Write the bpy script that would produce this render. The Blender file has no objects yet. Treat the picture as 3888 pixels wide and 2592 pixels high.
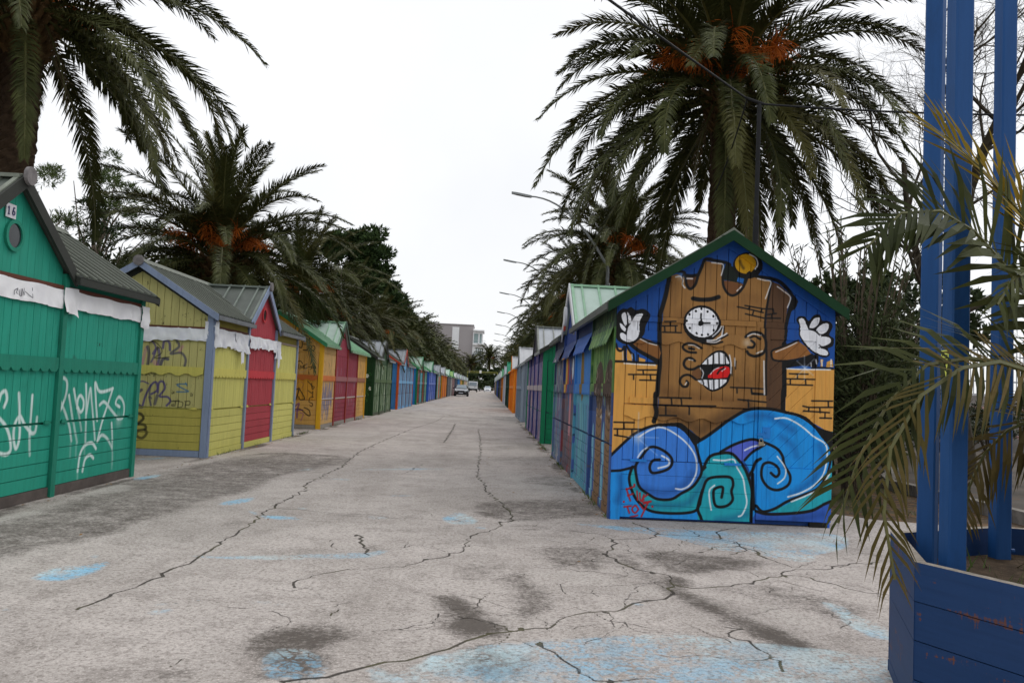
import bpy, bmesh, math, random
import numpy as np
from mathutils import Vector, Matrix
random.seed(7); rng = np.random.default_rng(7)
R = math.radians
scn = bpy.context.scene
col = scn.collection

# ------------------------------------------------------------------ camera
cam_d = bpy.data.cameras.new('camera'); cam = bpy.data.objects.new('camera', cam_d); col.objects.link(cam)
cam_d.sensor_width = 36; cam_d.lens = 29.19; cam_d.clip_start = .05; cam_d.clip_end = 3000
cr, cu, cf = Vector((.99856126, -.02900117, .0451037)), Vector((-.04662742, -.05420747, .99744044)), Vector((.02648198, .99810845, .05548173))
cam.matrix_world = Matrix(((cr.x, cu.x, -cf.x, 0), (cr.y, cu.y, -cf.y, 0), (cr.z, cu.z, -cf.z, 1.35), (0, 0, 0, 1)))
scn.camera = cam
# ------------------------------------------------------------------ overcast sky
wd = bpy.data.worlds.new('World'); scn.world = wd; wd.use_nodes = True
wn = wd.node_tree; wn.nodes.clear()
w_out = wn.nodes.new('ShaderNodeOutputWorld'); w_bg = wn.nodes.new('ShaderNodeBackground'); w_bg.inputs[1].default_value = .1
w_sky = wn.nodes.new('ShaderNodeTexSky'); w_sky.sky_type = 'NISHITA'; w_sky.sun_disc = False
w_sky.sun_elevation = R(52); w_sky.sun_rotation = R(40)
w_tc = wn.nodes.new('ShaderNodeTexCoord'); w_no = wn.nodes.new('ShaderNodeTexNoise')
w_no.inputs['Scale'].default_value = 2.2; w_no.inputs['Detail'].default_value = 5
w_rp = wn.nodes.new('ShaderNodeValToRGB')                       # the closed cloud layer, hardly structured
w_rp.color_ramp.elements[0].position = .3; w_rp.color_ramp.elements[0].color = (9.7, 9.8, 10.0, 1)
w_rp.color_ramp.elements[1].position = .7; w_rp.color_ramp.elements[1].color = (11.2, 11.3, 11.5, 1)
w_mx = wn.nodes.new('ShaderNodeMix'); w_mx.data_type = 'RGBA'; w_mx.inputs[0].default_value = .93
wl = wn.links.new
wl(w_tc.outputs['Generated'], w_no.inputs['Vector']); wl(w_no.outputs[0], w_rp.inputs[0])
wl(w_sky.outputs[0], w_mx.inputs[6]); wl(w_rp.outputs[0], w_mx.inputs[7])
wl(w_mx.outputs[2], w_bg.inputs[0]); wl(w_bg.outputs[0], w_out.inputs[0])
sun_d = bpy.data.lights.new('sun', 'SUN'); sun_d.energy = 1.3; sun_d.angle = R(45); sun_d.color = (1, .97, .93)
sun = bpy.data.objects.new('sun', sun_d); col.objects.link(sun); sun.rotation_euler = (R(-38), 0, R(-40))
vs = scn.view_settings; vs.view_transform = 'Standard'; vs.look = 'None'; vs.exposure = 0.0; vs.gamma = 1; vs.use_curve_mapping = False
scn.cycles.max_bounces = 6; scn.cycles.use_denoising = True

# ------------------------------------------------------------------ helpers
def lin(c, k=1.0):
    return tuple(min(.9, (((v/255+.055)/1.055)**2.4 if v > 10 else v/255/12.92)*k) for v in c[:3]) + (1,)
WALLK = 1.12
class MB:
    """collects shapes and links them as one mesh object"""
    def __init__(s): s.v = []; s.f = []; s.m = []
    def add(s, vs_, fs, m=0):
        b = len(s.v); s.v += [tuple(p) for p in vs_]
        s.f += [tuple(i+b for i in f) for f in fs]; s.m += [m]*len(fs); return s
    def box(s, a, b, m=0):
        x0, x1 = sorted((a[0], b[0])); y0, y1 = sorted((a[1], b[1])); z0, z1 = sorted((a[2], b[2]))
        return s.add([(x0,y0,z0),(x1,y0,z0),(x1,y1,z0),(x0,y1,z0),(x0,y0,z1),(x1,y0,z1),(x1,y1,z1),(x0,y1,z1)],
                     [(0,3,2,1),(4,5,6,7),(0,1,5,4),(1,2,6,5),(2,3,7,6),(3,0,4,7)], m)
    def bar(s, p, q, w, t, up=(0,0,1), m=0, w2=None):
        p, q = Vector(p), Vector(q); d = (q-p).normalized(); sd = d.cross(Vector(up)).normalized(); u = sd.cross(d)
        w2 = w if w2 is None else w2
        vs_ = [p+sd*a*w/2+u*b*t/2 for a, b in ((-1,-1),(1,-1),(1,1),(-1,1))]+[q+sd*a*w2/2+u*b*t/2 for a, b in ((-1,-1),(1,-1),(1,1),(-1,1))]
        return s.add(vs_, [(0,1,2,3),(7,6,5,4),(0,4,5,1),(1,5,6,2),(2,6,7,3),(3,7,4,0)], m)
    def tube(s, pts, rad, n=6, m=0, cap=True):
        pts = [Vector(p) for p in pts]; k = len(pts)
        if not hasattr(rad, '__len__'): rad = [rad]*k
        vs_ = []; prev = None
        for i, p in enumerate(pts):
            d = (pts[min(i+1,k-1)]-pts[max(i-1,0)]).normalized()
            if prev is None:
                a = d.cross(Vector((0,0,1)) if abs(d.z) < .9 else Vector((1,0,0))).normalized()
            else:
                a = (prev-d*prev.dot(d)).normalized()
            prev = a; b = d.cross(a)
            vs_ += [p+(a*math.cos(t)+b*math.sin(t))*rad[i] for t in [2*math.pi*j/n for j in range(n)]]
        fs = [(i*n+j, i*n+(j+1)%n, (i+1)*n+(j+1)%n, (i+1)*n+j) for i in range(k-1) for j in range(n)]
        if cap: fs += [tuple(range(n-1,-1,-1)), tuple((k-1)*n+j for j in range(n))]
        return s.add(vs_, fs, m)
    def prism(s, pts, off, m=0):
        """closed 3D outline swept by vector off"""
        pts = [Vector(p) for p in pts]; off = Vector(off); n = len(pts)
        fs = [tuple(range(n-1,-1,-1)), tuple(range(n,2*n))]+[(i,(i+1)%n,(i+1)%n+n,i+n) for i in range(n)]
        return s.add(pts+[p+off for p in pts], fs, m)
    def disc(s, c, axis, r, t, n=20, m=0, sx=1.0):
        c = Vector(c); ax = Vector(axis).normalized()
        a = ax.cross(Vector((0,0,1)) if abs(ax.z) < .9 else Vector((1,0,0))).normalized(); b = ax.cross(a)
        return s.prism([c-ax*t/2+(a*math.cos(k)*sx+b*math.sin(k))*r for k in [2*math.pi*j/n for j in range(n)]], ax*t, m)
    def ring(s, c, axis, r0, r1, t, n=24, m=0):
        c = Vector(c); ax = Vector(axis).normalized()
        a = ax.cross(Vector((0,0,1)) if abs(ax.z) < .9 else Vector((1,0,0))).normalized(); b = ax.cross(a)
        vs_ = []
        for rr, tt in ((r0,-t/2),(r1,-t/2),(r1,t/2),(r0,t/2)):
            vs_ += [c+ax*tt+(a*math.cos(k)+b*math.sin(k))*rr for k in [2*math.pi*j/n for j in range(n)]]
        fs = [(q*n+j, q*n+(j+1)%n, ((q+1)%4)*n+(j+1)%n, ((q+1)%4)*n+j) for q in range(4) for j in range(n)]
        return s.add(vs_, fs, m)
    def mesh(s, name, mats, smooth=False, fix=True):
        me = bpy.data.meshes.new(name); me.from_pydata(s.v, [], s.f)
        for m in (mats if isinstance(mats, (list, tuple)) else [mats]): me.materials.append(m)
        if len(me.materials) > 1: me.polygons.foreach_set('material_index', s.m)
        if fix:
            bm = bmesh.new(); bm.from_mesh(me); bmesh.ops.recalc_face_normals(bm, faces=bm.faces); bm.to_mesh(me); bm.free()
        if smooth: me.polygons.foreach_set('use_smooth', [True]*len(me.polygons))
        return me
    def build(s, name, mats, parent=None, smooth=False, fix=True, loc=(0,0,0)):
        return link(name, s.mesh(name, mats, smooth, fix), parent, loc)
def link(name, me, parent=None, loc=(0,0,0), rot=(0,0,0), scale=None):
    o = bpy.data.objects.new(name, me); col.objects.link(o)
    o.location = loc; o.rotation_euler = rot
    if scale: o.scale = scale if hasattr(scale, '__len__') else (scale,)*3
    if parent: o.parent = parent
    return o
def empty(name, loc=(0,0,0), rz=0):
    o = bpy.data.objects.new(name, None); o.empty_display_size = .2; col.objects.link(o); o.location = loc; o.rotation_euler = (0,0,rz); return o
def tag(o, label=None, cat=None, group=None, kind=None):
    for k, v in (('label',label),('category',cat),('group',group),('kind',kind)):
        if v: o[k] = v
    return o

class Mat:
    """small node builder"""
    def __init__(s, name, rough=.6, spec=.3):
        s.m = bpy.data.materials.new(name); s.m.use_nodes = True; s.nt = s.m.node_tree
        s.b = s.nt.nodes['Principled BSDF']; s.b.inputs['Roughness'].default_value = rough
        s.b.inputs['Specular IOR Level'].default_value = spec; s.pos = None
    def n(s, t): return s.nt.nodes.new(t)
    def l(s, a, b):
        if hasattr(a, 'is_output') or isinstance(a, bpy.types.NodeSocket): s.nt.links.new(a, b)
        else: b.default_value = a
    def P(s):
        if s.pos is None: s.pos = s.n('ShaderNodeNewGeometry').outputs['Position']
        return s.pos
    def scaled(s, sc, vec=None):
        k = s.n('ShaderNodeVectorMath'); k.operation = 'MULTIPLY'; s.l(vec or s.P(), k.inputs[0]); k.inputs[1].default_value = sc; return k.outputs[0]
    def noise(s, scale, detail=4, rough=.55, vec=None, dist=0):
        k = s.n('ShaderNodeTexNoise'); s.l(vec or s.P(), k.inputs['Vector']); k.inputs['Scale'].default_value = scale
        k.inputs['Detail'].default_value = detail; k.inputs['Roughness'].default_value = rough; k.inputs['Distortion'].default_value = dist; return k.outputs[0]
    def voro(s, scale, feature='F1', vec=None, out=0):
        k = s.n('ShaderNodeTexVoronoi'); k.feature = feature; s.l(vec or s.P(), k.inputs['Vector']); k.inputs['Scale'].default_value = scale; return k.outputs[out]
    def math(s, op, a, b=0, c=0, clamp=False):
        k = s.n('ShaderNodeMath'); k.operation = op; k.use_clamp = clamp; s.l(a, k.inputs[0]); s.l(b, k.inputs[1]); s.l(c, k.inputs[2]); return k.outputs[0]
    def step(s, a, lo, hi, o0=0., o1=1.):
        k = s.n('ShaderNodeMapRange'); k.interpolation_type = 'SMOOTHSTEP'; s.l(a, k.inputs[0])
        for i, v in enumerate((lo, hi, o0, o1)): k.inputs[i+1].default_value = v
        return k.outputs[0]
    def mix(s, f, a, b, mode='MIX'):
        k = s.n('ShaderNodeMix'); k.data_type = 'RGBA'; k.blend_type = mode; s.l(f, k.inputs[0]); s.l(a, k.inputs[6]); s.l(b, k.inputs[7]); return k.outputs[2]
    def sep(s, v):
        k = s.n('ShaderNodeSeparateXYZ'); s.l(v, k.inputs[0]); return k.outputs
    def rand(s): return s.n('ShaderNodeObjectInfo').outputs['Random']
    def image(s, img, ua, u0, u1, va, v0, v1):
        o = s.sep(s.P()); k = s.n('ShaderNodeCombineXYZ')
        s.l(s.math('DIVIDE', s.math('SUBTRACT', o[ua], u0), u1-u0), k.inputs[0]); s.l(s.math('DIVIDE', s.math('SUBTRACT', o[va], v0), v1-v0), k.inputs[1])
        t = s.n('ShaderNodeTexImage'); t.image = img; t.extension = 'CLIP'; t.interpolation = 'Linear'; s.l(k.outputs[0], t.inputs[0]); return t.outputs
    def bump(s, h, dist=.005, strength=.5):
        k = s.n('ShaderNodeBump'); k.inputs['Strength'].default_value = strength; k.inputs['Distance'].default_value = dist; s.l(h, k.inputs['Height']); s.l(k.outputs[0], s.b.inputs['Normal'])
    def out(s, c, rough=None):
        s.l(c, s.b.inputs['Base Color'])
        if rough is not None: s.l(rough, s.b.inputs['Roughness'])
        return s.m

_paints = {}
def paint(c, wear=.2, wearc=(140,128,112), name='paint', decal=None, k=None, fade=.25, rough=.6, grain=(26,26,2.2), chips=None):
    """weathered painted wood; c is the colour it shows in daylight"""
    key = (tuple(c), wear, tuple(wearc), k, fade, tuple(grain)) if decal is None else None
    if key in _paints: return _paints[key]
    k = WALLK if k is None else k
    t = Mat(name, rough, .25); base = lin(c, k)
    g = t.noise(1, 4, .6, t.scaled(grain)); big = t.noise(1.1, 5, .65, None, .6)
    cc = t.mix(t.step(big, .35, .75, 0, fade), base, tuple(min(.85, v*1.18+.022) for v in base[:3])+(1,))
    cc = t.mix(t.step(g, .38, .72, .0, .28), cc, tuple(v*.55 for v in base[:3])+(1,))
    cc = t.mix(t.math('MULTIPLY', t.rand(), .26 if decal is None else .14), cc, tuple(v*.6 for v in base[:3])+(1,))
    if decal:
        im = t.image(*decal)
        gain = t.n('ShaderNodeVectorMath'); gain.operation = 'SCALE'; t.l(im[0], gain.inputs[0]); gain.inputs[3].default_value = k
        dc = t.mix(t.step(g, .42, .75, .0, .22), gain.outputs[0], (.02,.02,.02,1))
        cc = t.mix(im[1], cc, dc)
    chip = t.math('ADD', t.noise(7, 9, .7, t.scaled(chips) if chips else None), t.math('MULTIPLY', t.noise(1, 3, .6, t.scaled((60,60,5))), .45))
    cc = t.mix(t.step(chip, .98-wear*.45, 1.02-wear*.45, 0, .85), cc, lin(wearc, 1.0))
    dirt = t.math('MULTIPLY', t.noise(2.3, 7, .75, t.scaled((1,1,.45))), 1)
    cc = t.mix(t.step(dirt, .52, .8, 0, .6), cc, (.38,.36,.33,1), 'MULTIPLY')
    t.bump(t.math('ADD', g, t.math('MULTIPLY', chip, .6)), .004, .35)
    m = t.out(cc)
    if key: _paints[key] = m
    return m
def plain(name, c, rough=.6, spec=.3, var=.2, scale=4, k=1.0, metal=0, bumpd=0):
    t = Mat(name, rough, spec); base = lin(c, k); t.b.inputs['Metallic'].default_value = metal
    n = t.noise(scale, 6, .65)
    cc = t.mix(t.step(n, .3, .72), tuple(v*(1-var) for v in base[:3])+(1,), tuple(min(.9, v*(1+var)) for v in base[:3])+(1,))
    if bumpd: t.bump(n, bumpd, .5)
    return t.out(cc)

# ------------------------------------------------------------------ wall painting
def hom(H):
    def f(pts):
        o = []
        for x, y in pts:
            w = H[6]*x+H[7]*y+H[8]; o.append(((H[0]*x+H[1]*y+H[2])/w, (H[3]*x+H[4]*y+H[5])/w))
        return o
    return f
def smooth(p, n=6, closed=False):
    p = [np.array(q, float) for q in p]
    if len(p) < 3: return p
    o = []; m = len(p); rg = range(m) if closed else range(m-1)
    for i in rg:
        if closed: a, b, c, d = p[i-1], p[i], p[(i+1)%m], p[(i+2)%m]
        else: a, b, c, d = p[max(i-1,0)], p[i], p[i+1], p[min(i+2,m-1)]
        for t in np.linspace(0, 1, n, endpoint=False):
            o.append(.5*((2*b)+(c-a)*t+(2*a-5*b+4*c-d)*t*t+(3*b-a-3*c+d)*t**3))
    if not closed: o.append(p[-1])
    return o
class Canvas:
    """a painted surface in metres, u to the right and v up"""
    def __init__(s, u0, u1, v0, v1, ppm, bg=None):
        s.u0, s.u1, s.v0, s.v1, s.k = u0, u1, v0, v1, ppm
        s.w = int((u1-u0)*ppm); s.h = int((v1-v0)*ppm); s.a = np.zeros((s.h, s.w, 4), np.float32)
        if bg: s.a[:,:,:3] = np.array(bg[:3], np.float32)/255; s.a[:,:,3] = 1
    def _bb(s, x0, x1, y0, y1):
        i0 = max(0, int((x0-s.u0)*s.k)-1); i1 = min(s.w, int((x1-s.u0)*s.k)+2); j0 = max(0, int((y0-s.v0)*s.k)-1); j1 = min(s.h, int((y1-s.v0)*s.k)+2)
        if i1 <= i0 or j1 <= j0: return None
        X, Y = np.meshgrid(s.u0+(np.arange(i0,i1)+.5)/s.k, s.v0+(np.arange(j0,j1)+.5)/s.k)
        return i0, i1, j0, j1, X.astype(np.float32), Y.astype(np.float32)
    def _comp(s, m, i0, i1, j0, j1, c, ch=None):
        t = s.a[j0:j1, i0:i1]
        if ch is not None: t[:,:,ch] = np.maximum(t[:,:,ch], m); return
        al = t[:,:,3]; na = m+al*(1-m)
        for q in range(3): t[:,:,q] = np.where(na > 1e-4, (c[q]/255*m+t[:,:,q]*al*(1-m))/np.maximum(na, 1e-4), c[q]/255)
        t[:,:,3] = na
    def fill(s, pts, c=(0,0,0), a=1.0, sm=5, ch=None, soft=0):
        p = np.array(smooth(pts, sm, True) if sm else pts); bb = s._bb(p[:,0].min()-soft, p[:,0].max()+soft, p[:,1].min()-soft, p[:,1].max()+soft)
        if bb is None: return
        i0, i1, j0, j1, X, Y = bb; ins = np.zeros(X.shape, bool)
        for k in range(len(p)):
            x1, y1 = p[k]; x2, y2 = p[(k+1)%len(p)]
            if y1 == y2: continue
            ins ^= ((y1 > Y) != (y2 > Y)) & (X < (x2-x1)*(Y-y1)/(y2-y1)+x1)
        m = ins.astype(np.float32)
        if soft:
            r = max(1, int(soft*s.k))
            for ax in (0, 1, 0, 1):
                cs = np.cumsum(np.pad(m, [(r+1, r) if q == ax else (0,0) for q in (0,1)]), axis=ax)
                m = (np.take(cs, range(2*r+1, cs.shape[ax]), ax)-np.take(cs, range(0, cs.shape[ax]-2*r-1), ax))/(2*r+1)
        s._comp(m*a, i0, i1, j0, j1, c, ch)
    def stroke(s, pts, w, c=(0,0,0), a=1.0, sm=6, soft=.004, ch=None, w2=None, fade=0):
        p = smooth(pts, sm) if sm else [np.array(q, float) for q in pts]; n = len(p); w2 = w if w2 is None else w2
        P = np.array(p); rm = max(w, w2)/2+soft; bb = s._bb(P[:,0].min()-rm, P[:,0].max()+rm, P[:,1].min()-rm, P[:,1].max()+rm)
        if bb is None: return
        I0, I1, J0, J1, _, _ = bb; M = np.zeros((J1-J0, I1-I0), np.float32)
        for k in range(n-1):
            x1, y1 = p[k]; x2, y2 = p[k+1]; q = s._bb(min(x1,x2)-rm, max(x1,x2)+rm, min(y1,y2)-rm, max(y1,y2)+rm)
            if q is None: continue
            i0, i1, j0, j1, X, Y = q; dx, dy = x2-x1, y2-y1; L = dx*dx+dy*dy+1e-12
            t = np.clip(((X-x1)*dx+(Y-y1)*dy)/L, 0, 1); d = np.hypot(X-x1-t*dx, Y-y1-t*dy)
            f = k/max(1, n-1); r = (w*(1-f)+w2*f)/2
            cv = np.clip((r+soft/2-d)/max(soft, 1e-4), 0, 1)*(1-fade*f)
            v = M[j0-J0:j1-J0, i0-I0:i1-I0]; np.maximum(v, cv, out=v)
        s._comp(M*a, I0, I1, J0, J1, c, ch)
    def ell(s, c0, rx, ry, c=(0,0,0), a=1.0, rot=0, ch=None, soft=0):
        t = np.linspace(0, 2*np.pi, 28, endpoint=False); x = rx*np.cos(t); y = ry*np.sin(t); cs, sn = math.cos(rot), math.sin(rot)
        s.fill(list(zip(c0[0]+x*cs-y*sn, c0[1]+x*sn+y*cs)), c, a, 0, ch, soft)
    def image(s, name, data=False):
        im = bpy.data.images.new(name, s.w, s.h, alpha=True, float_buffer=False)
        im.colorspace_settings.name = 'Non-Color' if data else 'sRGB'; im.alpha_mode = 'CHANNEL_PACKED'
        im.pixels.foreach_set(np.clip(s.a, 0, 1).ravel()); im.update(); im.pack(); return im

# ------------------------------------------------------------------ ground
GA = hom([0.003539729, 0.0001652862, -7.862348, -0.0001028042, 0.0001921562, 13.78777, -0.0001184333, 0.002619078, 1.0])
GB = hom([0.004470804, 0.0002087624, -1.336738, -0.0001298454, 0.0002427002, 17.61554, -0.0001495855, 0.00330799, 1.0])
GC = hom([-0.001614911, -7.540764e-05, 1.876582, 4.69018e-05, -8.766639e-05, -3.064709, 5.403216e-05, -0.001194888, 1.0])
g = Canvas(-6.2, 6.8, 3.2, 36, 88)
def crack(pts, w=.022, a=1.0, jit=.02, ch=0):
    o = []
    for p, q in zip(pts, pts[1:]):
        L = math.dist(p, q); n = max(2, int(L/.07)); nx, ny = -(q[1]-p[1])/max(L,.01), (q[0]-p[0])/max(L,.01)
        for i in range(n):
            t = i/n; j = random.gauss(0, jit)*(1 if i else .3); o.append((p[0]+(q[0]-p[0])*t+nx*j, p[1]+(q[1]-p[1])*t+ny*j))
    o.append(pts[-1])
    for i in range(0, len(o)-1, 3):
        ww = w*random.uniform(.5, 1.1); g.stroke(o[i:i+4], ww, a=a*random.uniform(.75, 1), sm=0, soft=.012, ch=ch)
    for i in range(0, len(o)-1 if w > .012 else 0, 9):                                     # crumbled edges along the crack
        if random.random() < .5: g.ell((o[i][0]+random.gauss(0,.015), o[i][1]+random.gauss(0,.015)), random.uniform(.01,.035), random.uniform(.01,.05), a=.7, ch=ch)
CR = [(GA([(350,740),(400,720),(495,680),(510,670),(620,640),(700,600),(820,540),(900,505),(960,470),(1010,440),(1060,405),(1120,365),(1165,335),(1200,295),(1260,270),(1300,240),(1390,195),(1400,170),(1480,125),(1560,90),(1600,55),(1650,15)])+GC([(840,1030),(880,1012),(945,985),(1000,968),(1030,950)]), .03),
 (GA([(1270,275),(1400,285),(1560,300),(1700,305),(1780,320),(1900,325),(2050,330),(2200,340),(2290,345)]), .014),
 (GA([(1340,640),(1345,615),(1430,585),(1560,562),(1700,552),(1850,545),(1950,510),(2110,480),(2130,440),(2160,400),(2240,375),(2300,355),(2290,340),(2352,330)]), .024),
 (GA([(2195,45),(2190,120),(2225,190),(2260,230),(2310,260),(2340,300),(2340,335)]), .03),
 (GC([(1102,1050),(1104,1010),(1098,985)]), .03), (GC([(1020,1015),(1040,985),(1046,972)]), .05),
 (GA([(1290,1070),(1500,1050),(1680,1000),(1860,975),(1990,935),(2130,880),(2250,850)])+GB([(330,870),(480,855),(600,845),(680,795),(820,770),(950,755),(1080,715),(1170,695),(1180,640),(1165,600)]), .026),
 (GB([(540,920),(620,960),(700,1020),(740,1060),(810,1090),(1100,1085)]), .022),
 (GB([(1180,640),(1280,660),(1450,650),(1600,620),(1700,600),(1780,600),(1900,630),(2050,670),(2200,690)]), .022),
 (GB([(1700,600),(1700,580),(1760,570),(1900,570),(2000,550),(2150,535)]), .024),
 (GB([(1420,840),(1510,850),(1440,870),(1490,900),(1560,920),(1640,970),(1700,1000),(1700,1050)]), .02),
 (GB([(990,350),(1060,375),(1110,405),(1070,425),(900,430),(905,455),(870,500),(930,540),(1000,570),(1170,600)]), .03),
 (GB([(1110,405),(1300,415),(1400,430),(1400,390),(1480,375)]), .028), (GB([(1230,370),(1300,415)]), .02),
 (GB([(1400,430),(1480,440),(1490,460),(1560,480),(1600,510),(1740,560)]), .03), (GB([(1300,490),(1400,465),(1490,460),(1530,480),(1450,500)]), .022),
 (GB([(700,390),(860,410),(900,430)]), .018), (GB([(360,350),(440,340),(640,320),(800,310)]), .016), (GB([(530,560),(700,570),(900,590),(990,610)]), .014),
 (GB([(450,470),(600,460),(760,450),(900,440)]), .012), (GB([(840,650),(980,640),(1110,630),(1180,640)]), .016), (GB([(940,760),(1000,660),(1060,640)]), .010),
 (GA([(1640,400),(1660,440),(1690,490)]), .03), (GA([(1100,845),(1180,870),(1250,890)]), .008), (GA([(770,1000),(830,965)]), .01), (GA([(1870,110),(1930,75)]), .02)]
for p, w in CR: crack(p, w*.72)
for k in range(70):                                                     # fine crazing in the front right corner
    x, y = random.uniform(-1.2, 3.2), random.uniform(4.3, 8.5); a0 = random.uniform(0, 6.3); q = [(x, y)]
    for _ in range(random.randint(3, 7)):
        a0 += random.gauss(0, .7); x += .11*math.cos(a0); y += .11*math.sin(a0); q.append((x, y))
    crack(q, .0115, .8, .012)
for k in range(26):                                                     # dirt fingers washed out from under the right row
    y = random.uniform(9, 17); crack([(1.4, y), (1.4-random.uniform(.2,.8), y-random.uniform(-.1,.25))], .05, .55, .02, 1)
GE = lambda pts: GB([(-1039.8+2.4483*x, 247.6+2.4483*y) for x, y in pts])
ST = [(GE([(430,185),(480,178),(520,195),(560,225),(600,245),(560,262),(510,265),(465,245),(470,215)]), 1), (GE([(580,140),(620,135),(650,165),(690,190),(680,215),(620,235),(590,200)]), .72), (GE([(60,290),(110,250),(170,235),(290,240),(315,258),(270,275),(240,300),(260,330),(220,345),(100,345),(120,310)]), .85),
 (GE([(790,100),(830,110),(880,150),(930,170),(1000,200),(1060,230),(1130,250),(1180,280),(1150,300),(1080,270),(1010,235),(950,205),(890,175),(820,130)]), 1), (GE([(640,90),(700,85),(770,90),(800,110),(780,135),(700,130),(650,115)]), .6), (GE([(830,100),(900,95),(1020,105),(1100,120),(1000,140),(900,140)]), .7),
 (GE([(960,165),(1100,160),(1250,190),(1300,230),(1200,225),(1060,190)]), .52), (GE([(490,280),(560,275),(640,300),(620,345),(520,345),(470,320)]), .8), (GE([(520,5),(580,0),(700,0),(760,25),(660,40),(560,35)]), .6), (GE([(700,185),(745,180),(740,192),(710,192)]), .6), (GE([(520,110),(600,120),(560,160),(470,150)]), .4), (GE([(880,140),(940,150),(930,180),(890,170)]), 1),
 (GA([(550,1066),(680,1030),(800,1000),(900,1030),(990,1050),(800,1065)]), .9), (GA([(0,830),(100,820),(150,845),(60,880),(0,880)]), .8), (GA([(1640,430),(1740,450),(1700,490)]), .8),
 (GA([(970,360),(1100,320),(1150,310),(1100,350),(1030,365)]), .55), (GA([(700,480),(770,475),(780,490),(720,500)]), .5), (GA([(1640,350),(1900,370),(1850,400),(1700,400)]), .3),
 (GA([(-60,340),(180,290),(600,140),(940,60),(1230,20),(1610,40),(1560,80),(1300,130),(1180,190),(960,240),(880,260),(850,300),(620,350),(600,380),(400,430),(200,460),(-60,530)]), .62),
 (GA([(-60,290),(300,200),(600,110),(950,48),(1300,25),(700,110),(300,240),(-60,330)]), .35), (GA([(0,980),(300,860),(900,640),(1400,400),(1700,180),(1750,200),(1500,440),(1000,680),(400,940),(0,1060)]), .22),
 (GB([(440,380),(560,360),(640,375),(560,395)]), .45), (GB([(220,300),(380,290),(440,315),(300,330)]), .7),
 (GB([(380,250),(560,240),(800,250),(860,330),(620,310),(450,320)]), .55), (GB([(440,155),(560,130),(700,140),(740,190),(560,175)]), .5), (GB([(280,40),(420,35),(600,50),(640,90),(440,80)]), .35),
 (GB([(1900,330),(2150,440),(2200,560),(1980,470)]), .35), (GB([(0,960),(200,920),(420,930),(520,1010),(400,1080),(0,1090)]), .45)]
for p, a in ST: g.fill(p, a=a, ch=1, soft=.10)
for x0, x1 in ((-4.55,-4.36), (1.24,1.42)):                             # contact shade painted along both hut rows, with grime on the right
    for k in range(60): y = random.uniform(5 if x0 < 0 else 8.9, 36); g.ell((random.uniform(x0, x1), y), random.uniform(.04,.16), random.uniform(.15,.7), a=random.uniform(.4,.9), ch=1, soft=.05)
for k in range(30):
    x, y = random.uniform(-4.2, 1.2), random.uniform(16, 36); g.ell((x, y), random.uniform(.1,.45), random.uniform(.2,.9), a=random.uniform(.1,.5), ch=1, soft=.12)
BL = [(GA([(155,595),(260,545),(390,540),(495,518),(450,560),(290,605)]), 1), (GA([(405,495),(450,490),(430,508)]), .8), (GA([(790,490),(1100,494),(1690,478),(1690,500),(1400,510),(1100,510)]), .62), (GA([(1690,478),(1760,465),(1765,478),(1700,495)]), .8),
 (GA([(1010,250),(1155,225),(1140,245),(1040,262)]), .9), (GA([(1200,308),(1360,316),(1360,329),(1230,325)]), .85), (GA([(1125,283),(1180,298),(1170,306)]), .6), (GA([(1360,272),(1410,275),(1380,282)]), .6), (GA([(670,752),(760,735),(780,742),(700,765)]), .8),
 (GA([(700,712),(960,686),(940,696),(740,722)]), .3), (GA([(1140,690),(1330,712),(1300,722),(1160,705)]), .45), (GA([(1240,755),(1330,740)  ,(1320,752)]), .3), (GA([(1690,95),(2000,92),(2010,100),(1700,101)]), .45), (GA([(1500,140),(1600,143),(1590,148)]), .6), (GA([(1760,218),(1900,212),(1880,222)]), .45), (GA([(1690,310),(1780,318),(1700,330)]), .4),
 (GA([(2040,315),(2100,295),(2170,318),(2170,346),(2060,345)]), .8), (GA([(2160,362),(2230,362),(2220,372)]), .6), (GA([(610,140),(730,120),(720,132),(640,146)]), .8), (GA([(620,50),(760,42),(700,55)]), .6), (GA([(0,735),(50,728),(30,742),(0,748)]), .7), (GA([(1350,102),(1440,92),(1420,103)]), .5),
 (GE([(130,290),(200,285),(240,310),(230,340),(130,340)]), .75), (GE([(380,330),(500,285),(620,270),(900,255),(1050,270),(1310,300),(1325,350),(380,350)]), .54), (GE([(660,275),(760,290),(760,345),(700,330)]), .7), (GE([(1225,210),(1310,240),(1325,268),(1250,245)]), .7), (GE([(720,45),(800,48),(1000,58),(1215,64),(1240,90),(1150,108),(1060,98),(990,94),(900,70)]), .72),
 (GE([(470,30),(520,35),(525,45),(475,42)]), .75), (GE([(1080,90),(1180,105),(1160,118),(1080,105)]), .6), (GE([(1000,300),(1100,310),(1250,330),(1100,345),(980,330)]), .7), (GE([(430,300),(500,300),(540,330),(440,340)]), .7), (GE([(1190,190),(1260,215),(1230,225)]), .5), (GE([(820,195),(850,197),(840,202)]), .5), (GE([(320,320),(350,318),(360,335),(330,338)]), .6)]
for p, a in BL: g.fill(p, a=a, ch=2, sm=3, soft=.03)
LT = [(GA([(370,215),(480,180),(585,168),(580,195),(420,216)]), .8), (GA([(-40,325),(60,300),(180,285),(90,320),(-40,340)]), .7), (GA([(700,120),(940,50),(1250,28),(1160,45),(950,70),(760,125)]), .45),
 (GB([(500,580),(760,585),(900,610),(880,640),(760,640),(660,620)]), .5), (GB([(1580,735),(1750,770),(1900,830),(1800,850),(1650,790)]), .5), (GB([(1560,470),(1800,490),(1890,515),(1760,525)]), .5), (GB([(1000,660),(1120,650),(1160,690),(1040,690)]), .4)]
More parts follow.
